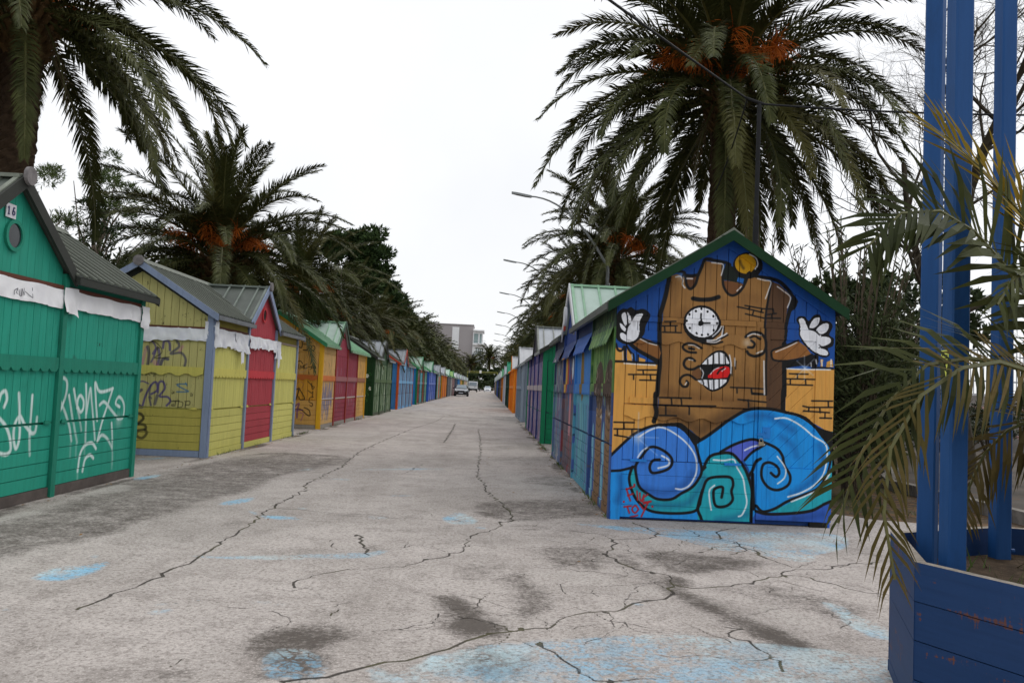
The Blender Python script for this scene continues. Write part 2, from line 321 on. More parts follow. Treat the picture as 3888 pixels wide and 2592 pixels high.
for p, a in LT: g.fill(p, a=a, ch=3, soft=.04)
# A is a data channel here: keep zero out of it, otherwise colour is dropped on packing
g.a[:,:,3] = .05+.95*g.a[:,:,3]
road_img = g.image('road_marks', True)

t = Mat('asphalt', .92, .15)
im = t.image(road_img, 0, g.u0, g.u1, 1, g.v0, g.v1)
sp = t.sep(im[0]); crk, stn_shade, blu = sp[0], sp[1], sp[2]; lit = t.math('MULTIPLY_ADD', im[1], 1/.95, -.0526, True)
big = t.noise(.55, 6, .62, None, .4); lane = t.noise(1, 5, .6, t.scaled((1.6, .16, 1))); med = t.noise(2.6, 8, .7); fin = t.noise(36, 7, .8); grit = t.voro(62, 'F1', None, 0)
cc = t.mix(t.step(big, .33, .7), lin((168,161,156), 1), lin((194,186,181), 1))
cc = t.mix(t.step(lane, .48, .75, 0, .5), cc, lin((142,134,128), 1))
cc = t.mix(t.step(t.noise(3.4, 8, .78, None, .5), .46, .68, 0, .5), cc, lin((118,111,106), 1))
cc = t.mix(t.step(t.noise(13, 8, .82), .5, .68, 0, .5), cc, lin((112,104,98), 1))
cc = t.mix(t.step(grit, .10, .40, .5, 0), cc, lin((228,218,212), 1))
nn = lambda sc, d, r, k: t.math('MULTIPLY', t.math('SUBTRACT', t.noise(sc, d, r), .5), k)
brk = t.math('ADD', t.math('ADD', t.math('MULTIPLY', stn_shade, .86), nn(1.0, 6, .7, .5)), t.math('ADD', nn(5.5, 8, .8, 1.25), nn(30, 6, .85, 1.5)))
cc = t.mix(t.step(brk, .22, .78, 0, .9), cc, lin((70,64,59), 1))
cc = t.mix(t.math('MULTIPLY', lit, .6), cc, lin((196,190,184), 1))
wornb = t.math('MULTIPLY', blu, t.step(t.math('ADD', t.noise(5, 8, .8), t.math('MULTIPLY', t.math('ADD', blu, -.6), .5)), .30, .46))
wornb = t.math('MULTIPLY', t.math('POWER', wornb, .8), t.step(t.math('ADD', t.noise(22, 8, .85), t.math('MULTIPLY', t.math('SUBTRACT', t.noise(3.2, 5, .7), .5), .55)), .36, .55, .0, 1))
dv0 = t.n('ShaderNodeVectorMath'); dv0.operation = 'MULTIPLY_ADD'; nz0 = t.n('ShaderNodeTexNoise'); nz0.inputs['Scale'].default_value = 9; nz0.inputs['Detail'].default_value = 4; t.l(t.P(), nz0.inputs['Vector']); t.l(nz0.outputs['Color'], dv0.inputs[0]); dv0.inputs[1].default_value = (.12,.12,0); t.l(t.P(), dv0.inputs[2])
flake = t.step(t.voro(11, 'DISTANCE_TO_EDGE', dv0.outputs[0]), .03, .11)
wornb = t.math('MULTIPLY', wornb, t.step(t.noise(1.1, 5, .7), .30, .56, .5, 1))
wornb = t.math('MULTIPLY', wornb, t.math('MAXIMUM', flake, t.step(t.noise(1.6, 3), .42, .6)))
cc = t.mix(wornb, cc, t.mix(t.step(t.noise(.9, 3), .45, .6), lin((134,188,218), 1), lin((190,216,224), 1)))
cc = t.mix(t.step(fin, .46, .64, 0, .72), cc, lin((100,92,86), 1))
dv = t.n('ShaderNodeVectorMath'); dv.operation = 'MULTIPLY_ADD'; nz = t.n('ShaderNodeTexNoise'); nz.inputs['Scale'].default_value = 1.4; nz.inputs['Detail'].default_value = 8; t.l(t.P(), nz.inputs['Vector'])
t.l(nz.outputs['Color'], dv.inputs[0]); dv.inputs[1].default_value = (1.3,1.3,0); t.l(t.scaled((1,.45,1)), dv.inputs[2])
far_crk = t.math('MULTIPLY', t.step(t.voro(.5, 'DISTANCE_TO_EDGE', dv.outputs[0]), .004, .012, 1, 0), t.math('MULTIPLY', t.step(t.noise(.25, 2), .52, .6), t.step(t.sep(t.P())[1], 24, 34)))
allc = t.math('MAXIMUM', t.step(t.math('ADD', crk, t.math('MULTIPLY', t.math('SUBTRACT', t.noise(40, 3), .5), .5)), .25, .6), far_crk)
cc = t.mix(t.math('MULTIPLY', allc, .9), cc, t.mix(t.step(t.noise(1.7, 3), .5, .62), lin((54,50,45), 1), lin((72,70,44), 1)))
hgt = t.math('SUBTRACT', t.math('ADD', fin, t.math('MULTIPLY', med, .6)), t.math('MULTIPLY', allc, 2.2))
t.bump(hgt, .006, .8); asphalt = t.out(cc)

t = Mat('leaf_litter', .95, .1)
n1 = t.noise(1.3, 7, .65); n2 = t.voro(16, 'F1', None, 1)
cc = t.mix(t.step(n1, .35, .68), lin((66,57,48), 1), lin((98,86,74), 1)); h2 = t.sep(n2)[0]
cc = t.mix(t.step(h2, .55, .95, 0, .55), cc, lin((128,96,64), 1)); cc = t.mix(t.step(h2, 0, .3, .5, 0), cc, lin((52,46,38), 1))
cc = t.mix(t.step(t.noise(.35, 3), .52, .62, 0, .6), cc, lin((78,86,48), 1))
t.bump(h2, .02, .6); litter = t.out(cc)

def sheet(name, pts, z, mat, kind='structure', label=None, cat=None):
    b = MB(); b.add([(x, y, z) for x, y in pts], [tuple(range(len(pts)))])
    return tag(b.build(name, mat), label, cat, None, kind)
sheet('ground', [(-900,-60),(900,-60),(900,2400),(-900,2400)], -.02, litter)
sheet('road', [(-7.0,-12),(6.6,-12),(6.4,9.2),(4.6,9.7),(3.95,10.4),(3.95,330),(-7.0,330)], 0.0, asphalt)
t = Mat('path_asphalt', .92, .15)
cc = t.mix(t.step(t.noise(.8, 6), .3, .7), lin((72,67,62), 1), lin((96,90,84), 1)); cc = t.mix(t.step(t.noise(70, 4, .7), .4, .65, 0, .4), cc, lin((64,60,56), 1))
cc = t.mix(t.step(t.voro(9, 'F1', None, 1), .6, .9, 0, .3), cc, lin((110,84,58), 1)); path_m = t.out(cc)
sheet('side_path', [(6.72,8),(40,4),(60,30),(26,48),(14.5,32),(8.3,17.5),(6.85,13.4)], .008, path_m)
kerbm = plain('kerb_stone', (134,129,122), .9, .1, .25, 6)
kerb = tag(empty('kerb', (6.5,13,0)), 'low pale stone kerb along the side path behind the planter', 'kerb')
kp = [(6.55,9.3),(6.56,10.1),(6.57,10.95),(6.6,11.8),(6.62,12.6),(6.6,13.4),(6.95,14.3),(7.5,15.2),(8.0,16.1)]
for p, q in zip(kp, kp[1:]):
    b = MB(); d = Vector((q[0]-p[0], q[1]-p[1], 0)).normalized()*.008
    b.bar((p[0]-6.5+d.x, p[1]-13+d.y, .06), (q[0]-6.5-d.x, q[1]-13-d.y, .06), .14, .16); b.build('kerb_stone', kerbm, kerb)

# ------------------------------------------------------------------ mural on the gable of the nearest right-hand hut
XL, XR = -4.511, 1.379
mur = Canvas(1.30, 3.86, -.04, 3.24, 230, (22,74,150))
A = hom([0.001095514, 5.115458e-05, 1.205617, 4.467297e-05, -0.001085294, 3.029948, -3.56293e-06, 6.659642e-06, 1.0])
B = hom([0.00117661, 5.494133e-05, 1.261481, 4.797991e-05, -0.001165633, 1.597926, -3.826678e-06, 7.152626e-06, 1.0])
U = 1/2.6133/353; K = (12,12,14); Wt = (228,230,236); TAN = (208,152,74); TW = (148,107,58); DB = (86,60,40); PB = (56,122,212); SB = (20,140,220); TE = (30,160,176)
def sa(p, w, c=K, a=1, sm=6, soft=.010, w2=None, fade=0): mur.stroke(A(p), w*U, c, a, sm, soft, None, None if w2 is None else w2*U, fade)
def sb(p, w, c=K, a=1, sm=6, soft=.010, w2=None, fade=0): mur.stroke(B(p), w*U*1.083, c, a, sm, soft, None, None if w2 is None else w2*U*1.083, fade)
def fa(p, c, a=1, sm=4, soft=0): mur.fill(A(p), c, a, sm, None, soft)
def fb(p, c, a=1, sm=4, soft=0): mur.fill(B(p), c, a, sm, None, soft)
# lower sea first
fb([(40,925),(870,930),(1300,960),(2080,950),(2080,1500),(40,1500)], (30,142,222), sm=0)
# side walls
mur.fill(A([(60,1235),(530,1265)])+B([(480,60),(470,520),(150,720),(40,800)]), TAN, sm=0)
mur.fill(A([(1790,1310),(2300,1312)])+B([(2110,30),(2100,620),(1900,500),(1640,400),(1640,20)]), TAN, sm=0)
for q in ([(105,1090),(175,1110),(180,1235),(60,1230),(60,1090)], [(210,1110),(250,1150),(262,1235),(208,1235)], [(325,1190),(392,1215),(388,1245),(325,1240)]): fa(q, TAN, sm=0)
for q in ([(2060,1215),(2085,1210),(2085,1285),(2060,1280)], [(2120,1210),(2145,1215),(2140,1290),(2120,1285)], [(2185,1240),(2240,1215),(2250,1290),(2180,1290)]): fa(q, TAN, sm=0)
sa([(60,1232),(200,1235),(330,1245),(520,1255)], 22); sa([(100,1060),(120,1120),(160,1125),(185,1090),(190,1232)], 22); sa([(205,1080),(250,1150),(275,1170),(280,1240)], 20); sa([(320,1170),(320,1240)], 14); sa([(290,1160),(296,1215)], 16, (30,90,170))
sa([(180,1252),(330,1262),(490,1270)], 12, Wt, .95); sa([(165,1135),(168,1220)], 8, Wt, .8); sa([(258,1160),(262,1205)], 8, Wt, .8)
# tower face
mur.fill(A([(640,390),(700,372),(775,400),(800,480),(840,515),(890,470),(915,380),(975,240),(1170,262),(1160,400),(1165,480),(1210,560),(1265,580),(1330,540),(1380,460),(1410,375),(1510,400),(1640,440),(1605,640),(1585,800),(1578,1000),(1582,1560)])
         + B([(1462,400),(1300,385),(1130,470),(1000,560),(870,645),(780,560),(640,505),(470,505),(480,300)]) + A([(520,1500),(540,1000),(575,700),(600,560)]), TW, sm=0)
mur.fill(A([(1640,440),(1720,470),(1840,590),(1800,720),(1770,900),(1762,1250),(1748,1560)])+B([(1612,395),(1462,395)])+A([(1582,1560),(1578,1000),(1605,640)]), DB, sm=0)
fa([(785,402),(905,388),(888,470),(840,512),(800,480)], (98,62,36), sm=2); fa([(1168,430),(1385,475),(1330,540),(1265,578),(1210,558),(1168,490)], (110,70,38), sm=2)
fa([(1190,262),(1270,300),(1400,380),(1385,468),(1168,425),(1170,330)], (16,26,20), sm=0); fa([(1310,400),(1372,415),(1360,460),(1297,440)], (34,96,170), sm=0)
for p, w, al in (([(650,420),(660,560),(640,760)], 70, .10), ([(600,1100),(590,1350),(600,1540)], 90, .2), ([(780,760),(800,900),(860,1000)], 120, .25), ([(1060,650),(1200,680),(1500,640)], 110, .12), ([(1220,1420),(1400,1470),(1540,1440)], 150, .2), ([(1330,560),(1480,600)], 90, .15), ([(560,700),(580,1000),(560,1400)], 80, .18)):
    sa(p, w, (70,42,20), al, soft=.09)
sb([(480,380),(700,440),(860,560),(1000,480),(1300,360)], 110, (60,38,20), .5, soft=.10); sb([(500,200),(900,260),(1300,300)], 90, (80,50,25), .3, soft=.09)
# black contours of the tower
mur.stroke(A([(625,350),(622,420),(598,560),(560,700),(535,780),(532,880),(528,1000),(535,1240),(520,1400),(508,1560)])+B([(455,230),(450,330),(460,400),(440,480)]), 44*U, K, soft=.008)
sa([(610,360),(690,345),(770,352),(790,395),(800,470),(838,515),(888,470),(915,380)], 26); sa([(770,375),(840,385),(905,378)], 30); sa([(915,380),(950,300),(985,225),(1090,235),(1190,255),(1230,275)], 30); sa([(1160,270),(1158,400),(1168,490),(1210,560),(1265,580),(1330,540),(1380,460),(1412,372)], 24)
sa([(1400,375),(1510,392),(1640,415),(1740,460),(1850,580),(1890,640)], 30); fa([(1850,590),(1905,640),(1870,720),(1840,740),(1800,900),(1780,1060),(1760,1060),(1770,880),(1810,700)], K, sm=2)
sa([(1640,440),(1605,640),(1582,800),(1575,1000),(1585,1150),(1580,1300),(1582,1560)], 20); mur.stroke(A([(1765,1060),(1765,1250),(1765,1560)])+B([(1622,200),(1615,400)]), 46*U, K)
fa([(1745,1240),(1900,1225),(2040,1170),(2100,1180),(2080,1290),(1960,1275),(1790,1300),(1760,1330)], K, sm=2); sa([(2040,1300),(2140,1296),(2250,1308)], 18)
# clock face, hands of the clock
mur.ell(A([(952,862)])[0], 190*U, 188*U, K); mur.ell(A([(950,848)])[0], 164*U, 150*U, (232,234,240))
for p in ((948,712),(1010,740),(1066,785),(1097,857),(1068,925),(1008,968),(948,972),(897,955),(832,903),(798,832),(830,768),(893,735)): mur.ell(A([p])[0], 11*U, 13*U, K)
sa([(940,855),(945,762)], 16); sa([(940,855),(1026,856)], 15); mur.ell(A([(938,856)])[0], 27*U, 27*U, K)
for p in ([(1005,1040),(1090,1035),(1150,990),(1168,900)], [(1060,1000),(1120,950),(1150,900)], [(1110,1020),(1170,990),(1205,970)]): sa(p, 16); sa([(x-6, y-14) for x, y in p], 13, Wt, .95)
sa([(830,960),(930,1040),(1060,1062),(1150,1040)], 18); sa([(1000,1040),(1080,1045),(1130,1020)], 10, Wt)
sa([(865,610),(940,622),(1040,618),(1118,595)], 42)
sa([(950,1102),(880,1066),(810,1055),(765,1080),(772,1112),(820,1140),(892,1146)], 22); sa([(825,1104),(872,1112)], 22); sa([(815,1072),(870,1075),(925,1105)], 9, Wt, .85)
sa([(1380,992),(1440,950),(1520,952),(1572,1010),(1580,1090),(1550,1155),(1480,1182),(1420,1165),(1398,1135)], 26); sa([(1425,1000),(1470,985),(1525,1012)], 20); sa([(1435,1028),(1468,1058),(1455,1095),(1405,1092)], 24); sa([(1400,985),(1460,960),(1530,975)], 12, Wt, .9); sa([(1490,1155),(1545,1130)], 12, Wt, .9)
mur.ell(A([(1395,1050)])[0], 34*U, 30*U, (235,225,210), .8, soft=.03)
# mouth with teeth and tongue, curls beside it
fa([(880,1300),(930,1270),(980,1215),(1050,1150),(1120,1122),(1185,1140),(1230,1210),(1245,1290),(1235,1380),(1195,1465),(1120,1515),(1050,1532),(985,1495),(935,1440),(875,1408),(935,1402),(950,1345),(930,1302)], K, sm=3)
fa([(950,1262),(1060,1165),(1120,1142),(1175,1163),(1212,1228),(1218,1258),(1100,1255)], (226,228,234), sm=2); fa([(905,1422),(1050,1416),(1198,1412),(1165,1462),(1112,1497),(1050,1514),(992,1480)], (226,228,234), sm=2)
for p in ([(1008,1215),(1010,1262)], [(1066,1165),(1068,1258)], [(1120,1145),(1122,1258)], [(1180,1170),(1184,1258)], [(958,1418),(968,1458)], [(1012,1416),(1020,1500)], [(1068,1416),(1070,1510)], [(1122,1414),(1122,1490)]): sa(p, 13, sm=0)
fa([(1008,1396),(1045,1345),(1092,1302),(1150,1285),(1222,1290),(1205,1392)], (206,26,26), sm=2); sa([(1105,1355),(1130,1320),(1170,1300)], 16); sa([(1035,1360),(1075,1315),(1120,1295)], 9, Wt); sa([(1150,1330),(1185,1302)], 9, Wt)
fa([(880,1310),(930,1305),(950,1345),(935,1400),(880,1400),(850,1350)], (112,74,42), sm=2); sa([(935,1298),(965,1345),(950,1400)], 12, Wt, .9)
sa([(882,1228),(840,1200),(792,1212),(772,1260),(800,1302),(860,1312),(920,1282)], 24); sa([(820,1215),(862,1222)], 9, Wt, .85); sa([(890,1412),(832,1370),(780,1370),(742,1400),(735,1442),(762,1480),(802,1480),(816,1450),(800,1428)], 22); sa([(785,1465),(800,1440)], 9, Wt)
sa([(1225,1170),(1240,1260),(1238,1350)], 12, Wt); sa([(1275,1200),(1280,1280)], 11, Wt); sa([(1252,1290),(1250,1375)], 10); sa([(1290,1230),(1285,1310)], 10)
# left arm and glove
fa([(225,1070),(330,1150),(530,1270),(530,1210),(400,1150),(280,1060)], K, sm=0)
fa([(255,1060),(335,1000),(525,1072),(525,1218),(390,1160),(280,1095)], (126,82,40), sm=2); sa([(335,998),(430,1040),(525,1066)], 20); sa([(250,1065),(330,1130),(530,1235)], 34); sa([(335,1010),(420,1050),(505,1072)], 10, Wt, .9)
fa([(105,1010),(95,930),(105,840),(112,760),(165,712),(210,715),(250,695),(300,725),(370,712),(435,755),(432,805),(395,880),(378,960),(335,1010),(265,1062),(180,1062)], K, sm=3)
fa([(205,960),(222,890),(268,815),(300,770),(372,762),(335,830),(328,960),(290,1020),(220,1042),(152,1010),(140,960),(165,948),(200,972)], Wt, sm=3); fa([(155,770),(195,752),(212,850),(195,885),(165,830)], Wt, sm=3); fa([(212,748),(235,770),(252,840),(228,862)], Wt, sm=3); fa([(140,852),(198,905),(195,942),(150,905)], Wt, sm=3)
sa([(195,945),(215,895),(240,858)], 9); sa([(200,875),(212,915)], 8); sa([(262,800),(280,870)], 26, (150,150,158), .35, soft=.03)
# right arm and glove
fa([(1640,1130),(1720,1100),(1900,1030),(2030,1160),(1950,1190),(1800,1220),(1665,1215)], (140,92,46), sm=2); sa([(1900,1028),(1760,1085),(1650,1125),(1640,1170),(1665,1220),(1800,1228),(1950,1200),(2040,1165)], 18); sa([(1680,1140),(1800,1090),(1890,1045)], 10, Wt, .9)
fa([(1888,830),(1908,790),(1970,788),(2012,832),(2060,778),(2122,772),(2145,828),(2212,838),(2244,890),(2210,970),(2255,1010),(2246,1080),(2196,1108),(2215,1170),(2150,1195),(2060,1155),(1960,1065),(1905,965),(1918,880)], K, sm=3)
fa([(1912,818),(1962,812),(2002,900),(2015,915),(2125,975),(2112,1010),(2120,1150),(2050,1130),(1970,1050),(1918,970),(1930,890)], Wt, sm=3); fa([(2018,890),(2062,812),(2120,800),(2102,872),(2050,905)], Wt, sm=3); fa([(2085,922),(2150,862),(2205,866),(2190,930),(2125,966)], Wt, sm=3); fa([(2118,992),(2215,1000),(2220,1050),(2150,1082),(2110,1070)], Wt, sm=3); fa([(2105,1102),(2190,1130),(2188,1174),(2100,1160)], Wt, sm=3)
sa([(2015,915),(2060,930),(2110,975)], 9); sa([(2105,1070),(2122,1085),(2105,1100)], 8)
# ball on the tower
mur.ell(A([(1405,285)])[0], 148*U, 132*U, K); mur.ell(A([(1382,268)])[0], 104*U, 98*U, (196,146,16)); sa([(1330,240),(1345,280),(1365,310)], 26, (90,66,10), .8, soft=.02); sa([(1420,176),(1480,212),(1500,270),(1480,318)], 14, Wt, .95); fa([(1395,360),(1425,335),(1465,375),(1520,392),(1410,378)], K, sm=0)
# courses of bricks
for p in ([(1305,692),(1420,715),(1560,750)], [(1380,680),(1560,712),(1660,715)], [(1385,762),(1570,805),(1730,806)], [(1600,770),(1690,758)], [(1430,690),(1412,718)], [(1545,715),(1540,745)], [(1465,735),(1455,770)], [(1660,718),(1665,755)], [(1645,770),(1645,805)],
          [(580,840),(690,838)], [(560,882),(705,880)], [(560,945),(745,950)], [(635,842),(640,878)], [(582,885),(585,940)], [(690,885),(692,945)],
          [(315,1318),(500,1318)], [(225,1362),(510,1365)], [(335,1418),(510,1422)], [(368,1320),(372,1362)], [(275,1365),(275,1410)], [(440,1366),(446,1420)],
          [(1815,1355),(2000,1360)], [(1790,1405),(2065,1412)], [(1795,1462),(2045,1470)], [(1895,1358),(1895,1405)], [(1825,1410),(1825,1460)], [(1975,1412),(1978,1466)], [(1235,1490),(1400,1496),(1555,1505)], [(1298,1495),(1300,1545)], [(1440,1500),(1442,1545),(1560,1555)]): sa(p, 13, sm=0)
for p in ([(490,262),(780,268)], [(490,330),(760,338),(1000,340)], [(595,265),(600,325)], [(685,268),(690,325)], [(545,335),(545,420)], [(760,342),(758,415)], [(485,425),(640,428)], [(1210,280),(1460,305)], [(1300,285),(1300,350)], [(1330,180),(1335,230),(1460,238)], [(75,487),(260,492)], [(75,548),(320,552)], [(80,605),(200,625)], [(165,492),(168,548)], [(105,552),(105,610)], [(240,556),(240,600)], [(1880,292),(2070,295)], [(1800,340),(1850,352),(2070,352)], [(1805,385),(2040,400)], [(1950,448),(2060,452)], [(2030,296),(2032,350)], [(1855,355),(1850,390)], [(1950,358),(1952,400)], [(2000,402),(2000,450)]): sb(p, 13, sm=0)
for p, w in (([(690,400),(740,392),(765,430),(760,470),(785,505)], 14), ([(805,412),(860,414)], 14), ([(1050,255),(1110,262),(1165,280),(1145,380)], 12), ([(1505,412),(1570,430),(1635,445),(1612,530),(1582,612)], 11), ([(1700,492),(1760,535),(1830,600),(1800,700)], 11), ([(1300,535),(1345,490)], 11), ([(1560,1230),(1562,1400),(1565,1560)], 14), ([(1790,1306),(1960,1312),(2220,1316)], 14), ([(2075,1215),(2082,1260)], 10), ([(2132,1220),(2136,1275)], 12), ([(2228,1215),(2228,1280)], 12), ([(2030,1250),(2032,1285)], 9)): sa(p, w, Wt, .93)
mur.ell(A([(745,395)])[0], 40*U, 30*U, Wt, .5, soft=.03); mur.ell(A([(1965,1300)])[0], 30*U, 22*U, Wt, .6, soft=.03)
for p in ([(1965,1180),(1965,1420)], [(1890,1230),(2050,1370)], [(2060,1210),(1880,1390)]): sa(p, 12, (215,225,240), .35, sm=0, soft=.012)
# waves
LW = [(40,800),(150,690),(270,590),(400,530),(500,512),(640,520),(740,590),(820,700),(855,820),(875,930),(840,1020),(780,1090),(690,1140),(600,1190),(480,1190),(400,1150),(310,1080),(280,980),(275,890),(200,915),(40,930)]
RW = [(820,690),(920,620),(1030,540),(1150,450),(1300,378),(1480,370),(1640,400),(1800,450),(1900,520),(2000,610),(2065,700),(2060,850),(2010,980),(1930,1090),(1800,1150),(1650,1210),(1550,1270),(1430,1300),(1372,1240),(1345,1100),(1325,960),(1270,850),(1200,810),(1100,780),(960,800),(900,910),(872,880),(850,780)]
fb(RW, SB, sm=3); fb([(1980,580),(2090,570),(2090,1500),(2040,1000),(2070,800)], TE, sm=0)
fb([(240,900),(212,1000),(240,1120),(300,1220),(420,1300),(640,1322),(810,1302),(860,1240),(900,1110),(950,1000),(890,930),(845,1040),(720,1140),(600,1195),(480,1195),(350,1120),(280,980)], TE, sm=3)
fb([(900,905),(960,800),(1050,772),(1150,775),(1215,830),(1265,900),(1305,1000),(1335,1120),(1330,1260),(1325,1500),(905,1500),(840,1270),(890,1110),(940,1000),(890,940)], TE, sm=3)
fb(LW, PB, sm=3); fb([(1060,750),(1180,690),(1330,648),(1430,668),(1452,690),(1340,760),(1270,830),(1220,842),(1150,772)], (78,98,198), sm=3)
fb([(1470,1300),(1620,1250),(1760,1170),(1920,1090),(2010,1000),(2090,900),(2090,1190),(1980,1240),(1860,1300),(1700,1312)], TE, sm=3); fb([(1372,1310),(1550,1332),(1750,1322),(1880,1292),(2090,1195),(2090,1500),(1372,1500)], (46,90,180), sm=2)
for p, w in (([(300,1080),(420,1120),(560,1130),(720,1060),(800,960)], 60), ([(1300,430),(1500,440),(1700,560)], 60), ([(1950,700),(1980,850),(1900,1000),(1700,1150)], 60), ([(1600,620),(1700,700),(1740,800)], 40), ([(350,1240),(520,1250),(760,1220),(900,1000)], 50), ([(1020,1385),(1150,1370),(1280,1330)], 50), ([(1380,1390),(1600,1390),(1980,1330)], 50), ([(130,980),(140,1100),(110,1200)], 60)): sb(p, w, (14,50,110), .38, soft=.07)
sb([(40,795),(150,690),(270,590),(400,530),(500,510)], 24); fb([(480,505),(640,492),(700,500),(790,580),(870,640),(830,700),(845,740),(800,690),(740,600),(640,528),(500,528)], K, sm=3)
sb([(820,690),(850,800),(878,930),(840,1022),(780,1090),(690,1140),(600,1192),(480,1192),(400,1152),(310,1082),(280,980),(275,885),(330,800),(395,722),(470,720),(560,770),(606,830),(596,890),(540,930),(430,952),(402,900),(430,840),(492,830)], 24); sb([(40,932),(150,925),(270,892)], 22)
sb([(245,895),(214,1000),(242,1120),(302,1220),(420,1302),(640,1322),(812,1302),(860,1230)], 24); sb([(830,672),(920,620),(1030,540),(1150,450),(1300,372),(1480,365),(1640,395)], 28)
fb([(1600,385),(1700,395),(1830,440),(1930,530),(2010,560),(2090,590),(2090,680),(2060,850),(2015,990),(1990,1040),(2040,850),(2040,720),(1960,620),(1880,520),(1760,440),(1640,410)], K, sm=3)
sb([(2010,985),(1930,1092),(1800,1152),(1650,1212),(1540,1275),(1430,1302),(1372,1250)], 24); sb([(1372,1300),(1480,1325),(1700,1318),(1870,1295),(1980,1242),(2090,1195)], 26); sb([(890,915),(950,805),(1050,772),(1150,775),(1220,840),(1270,910),(1308,1000),(1338,1120),(1332,1260),(1325,1500)], 26); sb([(885,1110),(842,1270),(870,1360),(900,1460)], 26); sb([(880,930),(910,900)], 24); sb([(860,1240),(890,1100),(940,1005),(1080,985),(1150,1000),(1165,1060),(1150,1120),(1160,1200),(1100,1255),(1005,1250),(985,1130),(1010,1090),(1070,1085),(1060,1175)], 24)
sb([(1050,760),(1180,690),(1330,645),(1430,668),(1550,720),(1610,790),(1630,880),(1680,980),(1660,1060),(1570,1105),(1480,1080),(1420,990),(1430,880),(1490,855),(1560,890),(1580,950),(1550,985),(1505,950)], 24); sb([(1450,690),(1340,762),(1270,835)], 22); sb([(1410,820),(1370,850),(1340,930),(1310,980)], 26); sb([(1340,960),(1345,1120),(1350,1280)], 30)
for p, w in (([(300,625),(400,562),(500,535),(600,572),(720,660),(800,760),(830,850),(825,960),(770,1060),(700,1100),(640,1096)], 15), ([(292,810),(330,755),(375,722)], 14), ([(512,795),(572,830),(572,880),(480,908)], 16), ([(985,832),(1080,838),(1170,830),(1200,900),(1255,1000),(1275,1120),(1290,1230),(1250,1330),(1215,1350)], 15), ([(995,1065),(950,1110),(950,1200),(965,1290)], 15), ([(1545,455),(1650,452),(1780,520),(1900,620),(2005,690),(2020,800),(1990,950),(1900,1060),(1780,1130),(1660,1168)], 16), ([(1565,800),(1635,900),(1630,990),(1565,1048)], 14), ([(1270,745),(1340,712),(1445,690)], 14), ([(1690,1212),(1840,1150),(1960,1080),(2060,930)], 15)): sb(p, w, Wt, .95)
mur.ell(B([(298,632)])[0], 46*U, 40*U, Wt, .75, soft=.035)
for p in ([(298,400),(298,800)], [(200,620),(480,630)], [(300,640),(470,790)]): sb(p, 12, (200,215,245), .35, sm=0, soft=.012)
RD = (176,30,36)
for p in ([(190,1095),(205,1150),(225,1205)], [(190,1102),(262,1075)], [(200,1160),(250,1142)], [(286,1118),(292,1200)], [(312,1135),(318,1205),(350,1195)], [(350,1150),(335,1215),(412,1212)], [(345,1178),(382,1150)], [(168,1262),(232,1254)], [(196,1260),(216,1318)], [(300,1285),(270,1250),(240,1285),(268,1318),(300,1285)], [(312,1238),(342,1282)], [(388,1222),(350,1300),(326,1350)], [(225,1356),(290,1340)], [(345,1235),(412,1212)]): sb(p, 15, RD, .92)
for p in ((262,1060),(165,1215),(426,1260)): mur.ell(B([p])[0], 11*U, 11*U, RD)
mural_img = mur.image('castle_mural')
mural_m = paint((22,74,150), .04, name='mural_paint', decal=(mural_img, 0, mur.u0, mur.u1, 2, mur.v0, mur.v1), fade=.05)

# ------------------------------------------------------------------ market huts
BAY, DEP, ZW, ZR, SL = 2.0, 2.36, 2.33, 3.10, .627
_pl = {}
def plank(par, a, b, mat, name='plank', jit=.0015):
    """one board, axis aligned, between local corners a and b; equal boards share their mesh"""
    d = [round(abs(b[i]-a[i]), 3) for i in range(3)]; key = (tuple(d), mat.name, name)
    if key not in _pl:
        m = MB(); x, y, z = d[0]/2, d[1]/2, d[2]/2; thin = 0 if x < y else 1; e = .0035
        # chamfered on the long edges of its outer face
        m.box((-x,-y,-z), (x,y,z)); _pl[key] = m.mesh(name, mat)
    c = [(a[i]+b[i])/2 for i in range(3)]
    t = 0 if d[0] < d[1] else 1
    c[t] += random.uniform(-jit, jit)
    return link(name, _pl[key], par, c)
def frieze_pts(L, z0, z1, kind, n=None):
    """outline (u, z) of a decorated board"""
    p = [(L, z1), (0, z1)]
    if kind == 'wave':
        n = n or max(3, int(L/.26)); k = n*8
        p += [(L*i/k, z0+.022*(1+math.cos(2*math.pi*i/8))) for i in range(k+1)]
    else:
        n = n or max(5, int(L/.17))
        for i in range(n):
            w = L/n; u = i*w; p += [(u, z0+.035), (u+.2*w, z0+.004), (u+.5*w, z0), (u+.8*w, z0+.004), (u+.97*w, z0+.035)]
        p += [(L, z0+.03)]
    return p
